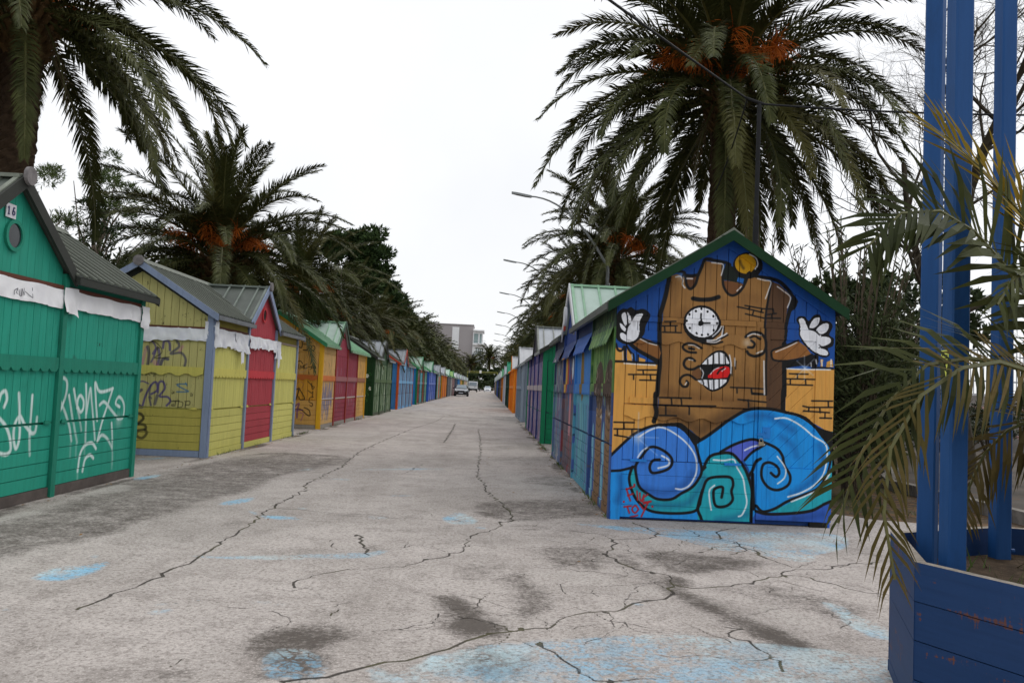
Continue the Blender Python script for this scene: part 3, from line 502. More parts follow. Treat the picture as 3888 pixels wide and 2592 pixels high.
def cloth_band(par, p0, p1, z0, z1, out, mat, ragged=.02, fold=.02, name='banner', seed=1):
    """strip of nailed plastic sheet with creases and a ragged hem"""
    rr = random.Random(seed); n = max(6, int(math.dist(p0, p1)/.045)); rows = 7; v = []; f = []
    ph = [rr.uniform(0, 6.3) for _ in range(6)]; hem = 0
    for i in range(n+1):
        t = i/n; hem = .7*hem+rr.gauss(0, ragged*.6)
        for j in range(rows):
            q = j/(rows-1); amp = fold*(.25+q); s = t*math.dist(p0, p1)
            w = amp*(math.sin(s*7+ph[0])+.7*math.sin(s*17+ph[1]+q*2)+.5*math.sin(s*31+ph[2]-q*3))/2+rr.gauss(0, fold*.12)
            zz = z1+(z0+hem-z1)*q+.006*math.sin(s*9+ph[3])
            o = .012+abs(w)
            v.append((p0[0]+(p1[0]-p0[0])*t+out[0]*o, p0[1]+(p1[1]-p0[1])*t+out[1]*o, zz))
    f = [(i*rows+j, (i+1)*rows+j, (i+1)*rows+j+1, i*rows+j+1) for i in range(n) for j in range(rows-1)]
    b = MB(); b.add(v, f); return b.build(name, mat, par, smooth=True, fix=False)
def walls_bay(root, side, s0, s1, mats, detail, frz='dent', plane='f', hinge=None, top=2.06, base=True):
    """boards of one bay; plane f = lane front, g = gable end (u runs along depth)"""
    M = mats; L = s1-s0
    def P(u, o, z): return (-side*o, u, z) if plane == 'f' else (side*u, -o, z)
    def brd(u0, u1, z0, z1, m, o0=-.03, o1=0, nm='plank'): plank(root, P(u0, o0, z0), P(u1, o1, z1), m, nm)
    if base: brd(s0, s1, .005, .105, M['base'], -.03, .012, 'base_board')
    if detail >= 2:
        for i in range(5): brd(s0+.004, s1-.004, .112+.131*i, .112+.131*(i+1)-.007, M['low'])
        n = max(2, round(L/.128)); w = L/n
        for i in range(n):
            brd(s0+i*w+.0035, s0+(i+1)*w-.0035, .785, 1.40, M['mid']); brd(s0+i*w+.0035, s0+(i+1)*w-.0035, 1.405, top-.004, M['up'], -.03, .006)
    else:
        brd(s0, s1, .112, .765, M['low'], nm='panel'); brd(s0, s1, .785, 1.40, M['mid'], -.03, -.004, 'panel'); brd(s0, s1, 1.405, top-.004, M['up'], -.03, .004, 'panel')
        if detail == 1:
            for q in (.3, .62): brd(s0+L*q-.02, s0+L*q+.02, .12, top-.01, M.get('stud', M['mid']), -.02, .018, 'batten')
    fm = M.get('frz', M['mid'])
    if detail >= 1:
        b = MB(); b.prism([P(s0+.005+u, .006, z) for u, z in frieze_pts(L-.01, 1.30, 1.45, frz)], Vector(P(0, .024, 0))-Vector(P(0, 0, 0))); b.build('frieze', fm, root)
    else: brd(s0, s1, 1.33, 1.45, fm, 0, .02, 'frieze')
    if detail >= 2 and hinge:
        for u in (s0+.07, s1-.17):
            b = MB(); b.box(P(u, 0, .762), P(u+.12, .02, .782)); b.box(P(u+.02, 0, .782), P(u+.1, .012, .80)); b.build('hinge', hinge, root)
def gable_boards(root, side, mat, z0, detail, W=None, dd0=.06, dd1=None):
    """upright boards of the gable triangle, cut to the roof slope"""
    dd1 = DEP-.06 if dd1 is None else dd1
    if detail < 2:
        b = MB(); b.prism([(side*dd0, 0, z0), (side*dd1, 0, z0), (side*dd1, 0, ZW+.02), (side*DEP/2, 0, ZR-.06), (side*dd0, 0, ZW+.02)], (0, .03, 0)); b.build('gable_panel', mat, root); return
    n = round((dd1-dd0)/.123); w = (dd1-dd0)/n; zt = lambda d: 2.345+SL*(d if d < DEP/2 else DEP-d)-.02
    for i in range(n):
        a, c = dd0+i*w+.0035, dd0+(i+1)*w-.0035; top = [(a, zt(a)), (c, zt(c))]
        if a < DEP/2 < c: top.insert(1, (DEP/2, zt(DEP/2)))
        pts = [(side*c, random.uniform(-.002,.001), z0), (side*a, 0, z0)]+[(side*u, 0, z) for u, z in top]
        y = random.uniform(-.0015, .0015); b = MB(); b.prism([(p[0], y, p[2]) for p in pts], (0, .03, 0)); b.build('plank', mat, root)
HUTS = 'wooden market huts along the lane'
def hut(y0, nb, side, S, detail, label, extra=None):
    XF = XL if side < 0 else XR; Ln = nb*BAY
    root = tag(empty('market_hut', (XF, y0, 0)), label, 'hut', HUTS)
    X = lambda d: side*d
    post, rk, gut, rf = S['post'], S['rake'], S['gutter'], S['roof']
    # body behind the boards
    b = MB(); b.prism([(X(.03), .03, .01), (X(DEP-.02), .03, .01), (X(DEP-.02), .03, ZW-.01), (X(DEP/2), .03, ZR-.06), (X(.03), .03, ZW-.01)], (0, Ln-.06, 0)); b.build('body', S['core'], root)
    for i in range(nb+1):                                               # front posts
        y = i*BAY; w = .045
        m = S.get('corner', post) if i in (0, nb) else post
        y = min(max(y, w), Ln-w); b = MB(); b.box((X(-.035), y-w, 0), (X(.035), y+w, ZW)); b.build('post', m, root)
    b = MB(); b.box((X(DEP-.09), -.012 if S['gable'] == 'custom' else -.03, 0), (X(DEP), .06, ZW)); b.build('post', S.get('back', S.get('corner', post)), root)
    k = S['dorm']
    for i in range(nb):
        M = S['bays'][i % len(S['bays'])]
        walls_bay(root, side, i*BAY+.05, (i+1)*BAY-.05, M, detail, S.get('frz', 'dent'), hinge=S.get('hinge'))
        if i != k: plank(root, (X(-.004), i*BAY+.05, 2.065), (X(.03), (i+1)*BAY-.05, ZW-.002), M.get('top', M['up']), 'top_board')
    # gable end towards the camera
    if S.get('gable') != 'custom':
        walls_bay(root, side, .09, DEP-.09, S['gable'], detail if detail != 1 else 0, S.get('gfrz', 'wave'), 'g', hinge=S.get('hinge'))
        gable_boards(root, side, S['gable']['up'], 2.066, detail)
        b = MB(); b.box((X(-.02), -.036, 0), (X(.075), 0.0, ZW)); b.build('post', S.get('corner', post), root)
    # main roof
    zu = lambda d: 2.345+SL*d
    def slope(s0, s1, d0, back=False):
        m = MB(); fx = (lambda d: X(DEP-d)) if back else X; th = .045
        m.prism([(fx(d0), s0, zu(d0)), (fx(DEP/2), s0, zu(DEP/2)), (fx(DEP/2), s0, zu(DEP/2)+th), (fx(d0), s0, zu(d0)+th)], (0, s1-s0, 0))
        n = max(2, int((s1-s0)/(.21 if detail else .5)))
        for i in range(n+1):
            y = s0+.03+(s1-s0-.06)*i/n; m.bar((fx(d0), y, zu(d0)+th+.01), (fx(DEP/2-.03), y, zu(DEP/2-.03)+th+.01), .035, .028, (0,0,1), 1)
        m.build('roof_sheet', [rf, S.get('rib', rf)], root)
        if not back and d0 < 0:
            g_ = MB(); g_.box((X(d0-.045), s0-.0, zu(d0)-.045), (X(d0), s1, zu(d0)+.024)); g_.build('gutter', gut, root)
    c = (k+.5)*BAY; ov = .16
    slope(-ov, k*BAY-.02, -.11); slope((k+1)*BAY+.02, Ln+ov, -.11); slope(k*BAY-.02, (k+1)*BAY+.02, .04); slope(-ov, Ln+ov, -.08, True)
    b = MB(); b.prism([(X(DEP/2-.12), -ov-.01, zu(DEP/2)+.0), (X(DEP/2), -ov-.01, zu(DEP/2)+.09), (X(DEP/2+.12), -ov-.01, zu(DEP/2)+.0)], (0, Ln+2*ov+.02, 0)); b.build('ridge_cap', S.get('rib', rf), root)
    for e, yy in ((0, -ov-.012), (1, Ln+ov+.012)):
        for sgn in (0, 1):
            fx = X if not sgn else (lambda d: X(DEP-d)); b = MB()
            e_ = -.14 if not sgn else -.09; h0, h1 = zu(e_), zu(DEP/2)
            b.prism([(fx(e_), yy-.013, h0-.055), (fx(DEP/2), yy-.013, h1-.055), (fx(DEP/2), yy-.013, h1+.058), (fx(e_), yy-.013, h0+.058)], (0, .026, 0)); b.build('rake_board', rk, root)
    # trim under the rake on the camera side
    if detail >= 2:
        for sgn in (0, 1):
            fx = X if not sgn else (lambda d: X(DEP-d)); b = MB(); q = .085
            b.prism([(fx(.0), -.022, zu(0)-q-.03), (fx(DEP/2), -.022, zu(DEP/2)-q-.03), (fx(DEP/2), -.022, zu(DEP/2)+.0), (fx(.0), -.022, zu(0)+.0)], (0, .022, 0)); b.build('rake_trim', S.get('trim', S['core']), root)
    if S.get('disc'): 
        b = MB(); b.disc((X(DEP/2), -ov-.045, ZR+.02), (0,1,0), .085, .03, 18); b.build('finial', S['disc'], root)
    # cross gable above bay k
    D = S['dw']; hw = 1.06; zf = lambda u: ZR-.005-.735*u
    b = MB(); b.prism([(X(.03), c-.99, ZW-.28), (X(.03), c+.99, ZW-.28), (X(.03), c+.99, ZW), (X(.03), c, ZR-.05), (X(.03), c-.99, ZW)], (X(.3), 0, 0)); b.build('dormer_core', S['core'], root)
    if detail >= 2:
        n = 14; w = 1.9/n
        for i in range(n):
            a, e = c-.95+i*w+.002, c-.95+(i+1)*w-.002; zt = lambda y: ZR-.03-.735*abs(y-c)
            tp = [(a, zt(a)), (e, zt(e))]
            b = MB(); b.prism([(X(0), e, 2.066), (X(0), a, 2.066)]+[(X(0), y, z) for y, z in tp], (X(.03), 0, 0)); b.build('plank', D, root)
    else:
        b = MB(); b.prism([(X(0), c-.95, 2.066), (X(0), c+.95, 2.066), (X(0), c+.95, ZW+.05), (X(0), c, ZR-.03), (X(0), c-.95, ZW+.05)], (X(.028), 0, 0)); b.build('dormer_panel', D, root)
    fo = -.07
    for sg in (-1, 1):
        b = MB(); y = lambda u: c+sg*u
        b.prism([(X(fo), y(0), zf(0)), (X(DEP/2+.02), y(0), zf(0)), (X(.02), y(hw), zf(hw)), (X(fo), y(hw), zf(hw))], (0, 0, .035)); b.build('dormer_sheet', S['dr'], root)
        b = MB()
        for d in (fo+.03, .12, .40, .68):
            lim = hw if d < .02 else hw*(1-d/(DEP/2))
            b.bar((X(d), y(.02), zf(.02)+.05), (X(d), y(lim), zf(lim)+.05), .045 if d < 0 else .03, .035, (0,0,1))
        b.bar((X(fo), y(.05), zf(.05)+.055), (X(DEP/2), y(.05), zf(.05)+.055), .1, .035, (0,0,1)); b.bar((X(fo), y(hw-.03), zf(hw-.03)+.05), (X(.02), y(hw-.03), zf(hw-.03)+.05), .06, .035, (0,0,1))
        b.build('dormer_rail', S['df'], root)
        b = MB(); b.prism([(X(fo-.026), y(hw+.03), zf(hw+.03)-.08), (X(fo-.026), y(0), zf(0)-.08), (X(fo-.026), y(0), zf(0)+.06), (X(fo-.026), y(hw+.03), zf(hw+.03)+.06)], (X(.026), 0, 0)); b.build('dormer_rake', S.get('drk', rk), root)
    if S.get('disc'):
        b = MB(); b.disc((X(fo-.05), c, ZR+.03), (1,0,0), .088, .035, 18); b.build('finial', S['disc'], root)
    if detail >= 1 and S.get('win', True):
        b = MB(); b.ring((X(-.012), c, 2.56), (1,0,0), .115, .15, .03); fr = b.build('window_frame', S.get('winf', D), root)
        b = MB(); b.disc((X(-.006), c, 2.56), (1,0,0), .118, .012, 24); b.build('pane', glass_d, fr)
    if extra: extra(root, side)
    return root

glass_d = plain('dark_glass', (40,44,48), .15, .5, .3, 3)
steel = plain('grey_metal', (128,130,130), .45, .5, .25, 8)
sheet_w = plain('white_plastic_sheet', (236,236,240), .45, .4, .06, 3, 1.0)
batten_m = paint((92,52,38), .2)
disc_m = plain('weathered_disc', (116,112,112), .8, .2, .25, 14, 1.1)
roof_dk = plain('dark_roof_metal', (40,44,39), .7, .12, .1, .8); rib_lt = plain('roof_rib_metal', (112,117,107), .6, .25, .1, 2)
roof_gn = plain('green_roof_metal', (112,168,124), .5, .4, .15, 3); roof_gn2 = plain('pale_green_frame', (150,190,160), .5, .4, .12, 5)
roof_gy = plain('grey_roof_metal', (140,146,148), .5, .4, .18, 4); pan_gn = plain('pale_green_panel', (186,206,196), .4, .4, .08, 2); pan_gy = plain('pale_grey_panel', (172,178,186), .4, .4, .1, 2); pan_dk = plain('worn_grey_panel', (88,95,88), .45, .35, .2, 2)
edge_dk = plain('dark_edge_metal', (54,56,52), .65, .2, .12, 2)
def bay(up, mid=None, low=None, base=None, frz=None, top=None, stud=None):
    mid = mid or up; low = low or mid; r = dict(up=up, mid=mid, low=low, base=base or low)
    if frz: r['frz'] = frz
    if top: r['top'] = top
    if stud: r['stud'] = stud
    return r

# --- hut 16, green, nearest on the left
HA = hom([-3.76017e-05, 7.028313e-05, 7.730287, -0.0003289544, -0.00131133, 1.913385, -0.0002869881, -1.34008e-05, 1.0])
cv = Canvas(4.8, 10.9, 0, 2.4, 170)
for p, f in (([(400,810),(440,730),(470,640),(475,560),(450,530),(420,560),(412,640),(430,700),(460,770),(490,870),(505,975)],.3), ([(490,655),(500,720),(515,820),(545,985)],.6), ([(525,610),(540,700),(560,800),(575,900)],.6), ([(545,740),(552,680),(570,655),(592,690),(590,745),(570,772),(552,740)],0), ([(610,575),(612,700),(608,840),(604,995)],.4), ([(612,780),(628,680),(642,605),(652,720),(664,860),(672,965)],.3), ([(688,830),(680,700),(675,565),(700,622),(740,626),(800,605)],0), ([(800,605),(760,730),(720,850),(690,975)],0), ([(705,722),(740,700),(790,760),(840,822)],.2), ([(848,735),(820,710),(840,665),(866,685),(880,740),(868,812),(830,816)],.3), ([(690,978),(720,935),(760,960),(792,1022)],.4), ([(790,850),(795,950),(795,1050),(795,1140)],.9), ([(550,1190),(565,1080),(600,1010),(650,990),(680,1030)],0), ([(585,1190),(600,1110),(635,1075),(660,1098)],0),
             ([(30,735),(50,680),(40,625),(10,640),(-5,690)],0), ([(135,640),(140,800)],0), ([(-20,800),(40,870),(70,960),(75,1040),(40,1072),(-20,1060)],0), ([(140,800),(118,830),(100,880),(96,960),(112,1030),(132,985),(140,900),(140,800),(180,870),(215,912)],0), ([(230,655),(220,800),(210,920),(210,1075)],.5), ([(210,920),(248,912),(262,810)],.3)):
    q = HA(p); cv.stroke(q, .038, (206,226,222), .95, soft=.016, fade=f)
cv.ell(HA([(840,830)])[0], .07, .06, (190,220,214), .5, soft=.05)
for x, y in ((795,1090),(550,1200),(500,1000),(540,1000),(600,1010)): q = HA([(x, y)])[0]; cv.stroke([q, (q[0]+.01, q[1]-.14)], .03, (170,215,205), .35, soft=.03, fade=1)
cv.ell(HA([(703,294)])[0], .012, .022, (16,30,26)); [cv.ell(HA([p_])[0], .007, .008, (30,60,54)) for p_ in ((688,284),(718,290),(688,302),(720,306))]
q = HA([(520,385),(555,435)]); cv.stroke(q, .05, (50,90,80), .5, soft=.03)
g_img = cv.image('green_hut_graffiti'); grn = paint((36,146,124), .05, (60,92,80), 'green_graffiti_paint', (g_img, 1, cv.u0, cv.u1, 2, cv.v0, cv.v1))
grn2 = paint((30,126,104), .06, (60,92,80)); dk_base = plain('grey_base_board', (92,84,80), .8, .2, .2, 5)
def x_hut1(root, side):
    L = 6.0
    for i, (a, e) in enumerate(((.0, 1.98), (2.02, 3.99), (4.0, 6.02))):
        cloth_band(root, (.01, a), (.01, e), 1.97, 2.165, (1, 0), sheet_w, .004, .024, seed=i+3)
        plank(root, (.004, a+.04, 2.165), (.022, e-.04, 2.205), batten_m, 'batten')
    cloth_band(root, (.03, 3.93), (.03, 4.22), 1.93, 2.19, (1, .25), sheet_w, .02, .05, seed=9)
    cloth_band(root, (.03, 5.86), (.05, 6.06), 1.90, 2.18, (1, .4), sheet_w, .02, .05, seed=11)
    sc_ = MB()
    for st_ in ([(110,1475),(113,1425),(150,1405),(132,1452),(172,1495)], [(160,1420),(166,1482),(186,1490),(182,1410)], [(192,1482),(196,1410),(216,1482),(216,1405)], [(226,1440),(268,1478),(312,1512),(306,1400)]):
        q_ = HA([(x/2.85*1.866, (600+y/2.85-1150)*1.866) for x, y in st_])
        for (y0_, z0_), (y1_, z1_) in zip(q_, q_[1:]): sc_.bar((.04, y0_-4.85, z0_), (.04, y1_-4.85, z1_), .008, .001, (1,0,0))
    sc_.build('scribble', plain('pencil_grey', (120,120,126), .7, .1), root)
    b = MB(); b.box((.012, 2.83, 2.71), (.02, 2.99, 2.84)); np_ = b.build('number_plate', plain('enamel_white', (210,208,214), .3, .5, .1, 30), root)
    b = MB(); y, x = 2.868, .0235
    b.bar((x, y, 2.74), (x, y, 2.81), .012, .004, (1,0,0)); b.bar((x, y, 2.81), (x, y-.018, 2.795), .01, .004, (1,0,0)); b.bar((x, y-.014, 2.74), (x, y+.014, 2.74), .01, .004, (1,0,0)); b.build('digit', plain('enamel_blue', (40,44,96), .3, .5), np_)
    b = MB(); y0 = 2.945
    b.ring((x, y0, 2.762), (1,0,0), .012, .024, .004, 16); b.bar((x, y0-.019, 2.765), (x, y0-.002, 2.815), .012, .004, (1,0,0)); b.bar((x, y0-.002, 2.812), (x, y0+.016, 2.808), .01, .004, (1,0,0)); b.build('digit', plain('enamel_blue', (40,44,96), .3, .5), np_)
gb = bay(grn, base=dk_base, frz=grn2, top=grn2)
hut(4.85, 3, -1, dict(post=grn2, rake=edge_dk, gutter=edge_dk, roof=roof_dk, rib=rib_lt, core=grn2, bays=[gb], gable=gb, dorm=1, dw=paint((40,146,124), .05), dr=pan_dk, df=plain('grey_green_rail', (124,130,118), .5, .4), disc=disc_m, frz='dent', hinge=grn2, winf=grn2), 2,
    'green plank hut numbered 16 with white spray tags, nearest on the left', x_hut1)

# --- yellow and red hut
HB = hom([0.002267868, 0.0001058972, -6.067146, 9.58985e-05, -0.002253102, 3.293367, -4.843058e-06, 9.052392e-06, 1.0])
cv = Canvas(-6.95, -4.4, 0, 3.2, 170)
PU, NV, BK = (78,66,120), (44,44,92), (22,22,24)
for p, w, c, a in (([(120,720),(135,670),(180,645),(225,655),(250,700),(235,760),(215,800)],.03,PU,.8), ([(150,830),(165,760),(180,700)],.05,(170,110,140),.5), ([(190,830),(200,740),(190,690)],.05,NV,.7), ([(255,840),(275,760),(262,700),(230,740)],.045,PU,.8), ([(275,845),(300,780),(335,780)],.05,NV,.8), ([(140,640),(220,645),(280,690),(290,735),(240,772),(345,765)],.014,BK,.9), ([(300,700),(310,650),(345,660),(350,715)],.04,PU,.85), ([(395,640),(415,690),(355,740),(430,735),(462,780),(455,830)],.04,NV,.75), ([(420,720),(440,690)],.05,(190,120,150),.5), ([(240,800),(260,830)],.07,(190,120,150),.45), ([(140,760),(150,810)],.06,(190,120,150),.4),
                ([(105,1030),(145,1000)],.05,NV,.8), ([(105,960),(150,938),(195,955)],.025,PU,.85), ([(150,1125),(175,1040),(215,965),(250,945),(258,1000),(215,1030)],.035,PU,.9), ([(262,1020),(270,950),(300,942),(312,990),(275,1045),(330,1050),(352,1080),(325,1112)],.035,PU,.9), ([(200,1050),(212,1110)],.03,NV,.8), ([(240,1100),(258,1040)],.05,NV,.7), ([(125,1110),(135,1120)],.06,NV,.8), ([(212,965),(202,1030),(215,1060)],.03,NV,.7),
                ([(468,958),(400,962),(445,992),(480,1012),(398,1014)],.022,(52,110,150),.9), ([(462,950),(470,970)],.02,(52,110,150),.8),
                ([(362,1082),(412,1078)],.02,BK,.9), ([(390,1080),(384,1115)],.016,BK,.9), ([(412,1080),(406,1125)],.014,BK,.9), ([(410,1082),(440,1090),(435,1120),(404,1126)],.014,BK,.9), ([(462,1085),(456,1132)],.014,BK,.9), ([(456,1082),(490,1082),(488,1106),(460,1108)],.014,BK,.9),
                ([(118,850),(150,848)],.014,BK,.9), ([(135,850),(132,895)],.014,BK,.9), ([(150,895),(165,855),(175,895)],.012,BK,.9), ([(185,850),(182,895)],.012,BK,.9), ([(205,852),(184,875),(205,892)],.012,BK,.9), ([(215,870),(238,862),(222,852),(215,880),(245,888)],.012,BK,.9), ([(268,884),(270,886)],.02,BK,.9),
                ([(95,1165),(140,1172),(158,1205),(120,1240),(100,1245)],.045,BK,.85), ([(105,1245),(165,1250),(172,1280),(120,1290)],.045,BK,.8), ([(110,1300),(110,1330),(150,1345),(182,1310),(170,1285)],.045,BK,.75)):
    cv.stroke(HB(p), w, c, a, soft=.014)
y_img = cv.image('yellow_hut_graffiti'); DY = (y_img, 0, cv.u0, cv.u1, 2, cv.v0, cv.v1)
yel = paint((200,196,108), .2, (120,116,70), 'yellow_paint'); ygab = paint((182,176,114), .3, (84,80,52), 'yellow_gable_paint', DY); ylow = paint((178,168,82), .22, (98,88,44), 'yellow_low_paint', DY); ylt = paint((200,192,98), .12, (120,116,70)); red = paint((168,58,68), .2, (120,60,60)); red2 = paint((190,54,62), .2, (214,150,150)); bgr = paint((132,146,172), .1, (110,112,116)); sheet_c = plain('crumpled_sheet', (232,234,242), .5, .4, .08, 5)
def x_hut2(root, side):
    cloth_band(root, (-2.3, -.006), (-.05, -.006), 1.86, 2.08, (0, -1), sheet_c, .02, .055, seed=21)
    plank(root, (-2.3, -.03, 2.075), (-.05, -.002, 2.105), batten_m, 'batten')
    for i, (a, e, lo, f) in enumerate(((.02, 1.2, 1.82, .045), (1.1, 2.0, 1.78, .07), (2.0, 4.0, 1.86, .05), (3.9, 4.35, 1.72, .08))):
        cloth_band(root, (.012, a), (.012, e), lo, 2.10, (1, -.15), sheet_c, .022, f, seed=31+i)
    cloth_band(root, (-.12, -.05), (.06, .1), 1.92, 2.2, (.8, -.8), sheet_c, .04, .07, seed=41)
    for y in (1.42, 4.02): cloth_band(root, (.05, y), (.07, y+.1), 1.55, 1.95, (1, 0), sheet_c, .03, .02, seed=int(y*10))
    plank(root, (.004, .05, 2.10), (.022, 1.95, 2.14), batten_m, 'batten'); plank(root, (.004, 4.05, 2.06), (.02, 5.95, 2.10), paint((150,134,120), .3), 'batten')
yb = bay(yel, base=yel, frz=ylt, top=paint((138,128,44), .2)); rb = bay(red, base=yel, frz=red2)
hut(13.6, 3, -1, dict(post=bgr, corner=bgr, rake=bgr, gutter=plain('grey_gutter', (110,114,118), .5, .4), roof=roof_dk, rib=rib_lt, core=yel, bays=[yb, rb, yb], gable=bay(ygab, low=ylow, base=bgr, frz=ylt), dorm=1, dw=red, dr=pan_dk, df=plain('grey_green_frame', (120,130,122), .5, .4), disc=disc_m, frz='dent', gfrz='wave', hinge=ylt, winf=red2, trim=edge_dk), 2,
    'yellow hut with a red door bay and torn white sheeting round its top', x_hut2)

# --- ochre hut with black tags
HC = hom([0.002364806, 0.0001104237, -5.898738, 0.0001027126, -0.002354484, 3.347766, -3.038981e-06, 5.680304e-06, 1.0])
cv = Canvas(-6.95, -4.4, 0, 3.2, 170)
for p, w, c, a in (([(268,455),(285,498),(318,508),(328,445)],.03,BK,.9), ([(408,405),(402,470),(340,472),(402,480),(385,530),(335,538),(430,545),(466,530),(462,494),(432,490),(428,516)],.026,BK,.9), ([(258,570),(285,570)],.022,BK,.9), ([(248,695),(275,670),(305,665),(328,692)],.026,BK,.9), ([(282,700),(284,752)],.02,BK,.9), ([(300,752),(308,715),(322,745),(336,712),(340,752)],.02,BK,.9), ([(378,700),(350,712),(350,748),(382,740)],.022,BK,.9), ([(392,730),(462,730)],.022,BK,.9), ([(440,700),(470,730),(428,752)],.022,BK,.9), ([(400,790),(402,812)],.02,BK,.9),
                ([(232,1060),(240,1000),(282,985),(270,1050),(240,1120),(236,1145)],.035,BK,.9), ([(285,972),(320,1030),(350,1095),(300,1105),(282,1070)],.03,BK,.9), ([(385,895),(420,930),(440,960)],.024,BK,.9), ([(428,912),(438,985),(462,960),(430,950)],.022,BK,.9), ([(388,1000),(430,1028),(445,1015),(440,1070)],.022,BK,.9), ([(450,1075),(410,1085),(402,1130),(440,1150),(432,1182),(410,1170)],.024,BK,.9), ([(228,1220),(300,1215),(380,1280),(412,1284),(400,1225),(345,1195)],.03,BK,.9),
                ([(228,1192),(285,1150),(268,1220),(262,1310)],.045,(104,52,120),.75), ([(232,1235),(330,1222)],.03,(104,52,120),.75), ([(300,1255),(335,1270),(308,1345)],.035,(150,80,120),.6), ([(400,600),(440,585),(465,630),(430,680)],.02,(190,130,110),.7), ([(260,920),(300,900),(340,930),(300,985),(255,960)],.014,(170,110,90),.7), ([(340,1000),(380,1010),(370,1100),(330,1110)],.012,(170,110,90),.6), ([(250,760),(300,790),(360,770),(380,690)],.02,(170,160,150),.5)):
    cv.stroke(HC(p), w, c, a, soft=.012)
o_img = cv.image('ochre_hut_graffiti'); DO = (o_img, 0, cv.u0, cv.u1, 2, cv.v0, cv.v1)
och = paint((206,160,88), .12, (150,120,70), 'ochre_gable_paint', DO); och2 = paint((204,148,52), .12, (150,120,70), 'ochre_low_paint', DO); ochp = paint((216,166,36), .08); orf = paint((196,110,52), .15, (150,120,90))
def blotch(name, y0, y1, bg, cols, n, seed, long=.5, z0=.1, z1=2.3, w=.05):
    """weathered, over-painted boards: short upright strokes in the given colours"""
    rr = random.Random(seed); c = Canvas(y0, y1, 0, 2.4, 60)
    for i in range(n):
        y, z = rr.uniform(y0, y1), rr.uniform(z0, z1); l = rr.uniform(.1, long); k = rr.choice(cols)
        c.stroke([(y, z), (y+rr.gauss(0,.02), max(0, z-l))], rr.uniform(.02, w*2), k, rr.uniform(.35, .9), 0, .03)
    im = c.image(name); return lambda base, wear=.2: paint(base, wear, name=name, decal=(im, 1, y0, y1, 2, 0, 2.4))
cv = Canvas(22.6, 30.6, 0, 2.4, 60); rr = random.Random(5)
for i in range(70): y = rr.uniform(22.8, 24.3); z = rr.uniform(.5, 1.25); cv.stroke([(y, z), (y, z-rr.uniform(.1,.4))], .09, rr.choice([(82,98,140),(96,104,134),(104,92,120)]), .6, 0, .04)
for i in range(90): y = rr.uniform(24.7, 28.5); z = rr.uniform(.3, 1.95); cv.stroke([(y, z), (y, z-rr.uniform(.05,.4))], rr.uniform(.02,.09), rr.choice([(120,60,84),(150,130,150),(96,40,56),(110,90,120),(170,160,160)]), .45, 0, .04)
for i in range(40): y = rr.uniform(28.7, 30.4); z = rr.uniform(.3, 1.95); cv.stroke([(y, z), (y, z-rr.uniform(.1,.4))], rr.uniform(.03,.09), rr.choice([(90,52,46),(120,70,40),(150,110,70)]), .55, 0, .04)
for i in range(26): y = rr.uniform(22.8, 24.5); z = rr.uniform(1.5, 1.95); cv.stroke([(y, z), (y+rr.gauss(0,.1), z-rr.uniform(.05,.2))], .025, (60,60,64), .6, 0, .02)
cv.stroke([(22.65,.80),(30.5,.80)], .045, (196,190,186), .9, 0, .01)
im3 = cv.image('ochre_hut_front'); D3 = (im3, 1, cv.u0, cv.u1, 2, cv.v0, cv.v1)
tan3 = paint((202,164,104), .2, (150,130,100), 'tan_front_paint', D3); mag3 = paint((140,46,64), .16, (110,70,70), 'crimson_front_paint', D3); yel3 = paint((206,160,84), .2, (140,110,80), 'sand_front_paint', D3); gry3 = paint((150,144,136), .3, (110,104,98))
t3 = bay(tan3, base=gry3, frz=orf, low=tan3); m3 = bay(mag3, base=gry3, frz=paint((150,96,98), .2)); y3 = bay(yel3, base=gry3, frz=paint((150,100,70), .2))
hut(22.6, 4, -1, dict(post=paint((150,60,50), .1), corner=ochp, rake=plain('green_rake', (44,128,84), .5, .4), gutter=plain('green_gutter', (120,160,128), .5, .4), roof=roof_gn, rib=roof_gn2, core=och2, bays=[t3, m3, m3, y3], gable=bay(och, mid=och2, low=och, base=gry3, frz=orf), dorm=1, dw=mag3, dr=pan_gn, df=roof_gn2, drk=plain('dark_green_rake', (24,66,44), .5, .4), frz='dent', gfrz='wave', win=False, trim=ochp), 2,
    'ochre hut covered in black tags, with two crimson bays and a mint green roof')

# --- dark green hut with daisies
cv = Canvas(-6.95, -4.4, 0, 2.6, 130)
rr = random.Random(3)
for x, z in ((-4.98,1.96),(-4.78,1.56),(-5.02,1.44),(-4.62,1.07),(-5.06,.98),(-4.86,.76),(-4.9,.52),(-5.1,.42),(-5.5,1.7),(-5.9,1.2),(-5.4,.6)):
    for k in range(6):
        a = k*math.pi/3+rr.uniform(-.2,.2); cv.ell((x+.045*math.cos(a), z+.05*math.sin(a)), .036, .026, (216,222,214), 1, a)
    cv.ell((x, z), .02, .02, (206,190,80))
    s = rr.choice((-1, 1)); cv.stroke([(x, z), (x+.1*s, z+.12), (x+.18*s, z+.06), (x+.12*s, z+.02)], .012, (70,130,70), .9); cv.stroke([(x, z), (x-.12*s, z-.08), (x-.16*s, z-.16)], .012, (70,130,70), .8)
im4 = cv.image('daisies'); dgr = paint((16,58,22), .05, (40,60,36), 'daisy_paint', (im4, 0, cv.u0, cv.u1, 2, cv.v0, cv.v1))
b4 = blotch('green_peeling', 32.9, 39.0, None, [(190,198,184),(150,166,140),(96,120,90),(60,90,58)], 330, 12)
g4 = bay(b4((84,108,76), .25), base=paint((74,84,66), .3), frz=paint((78,104,66), .3))
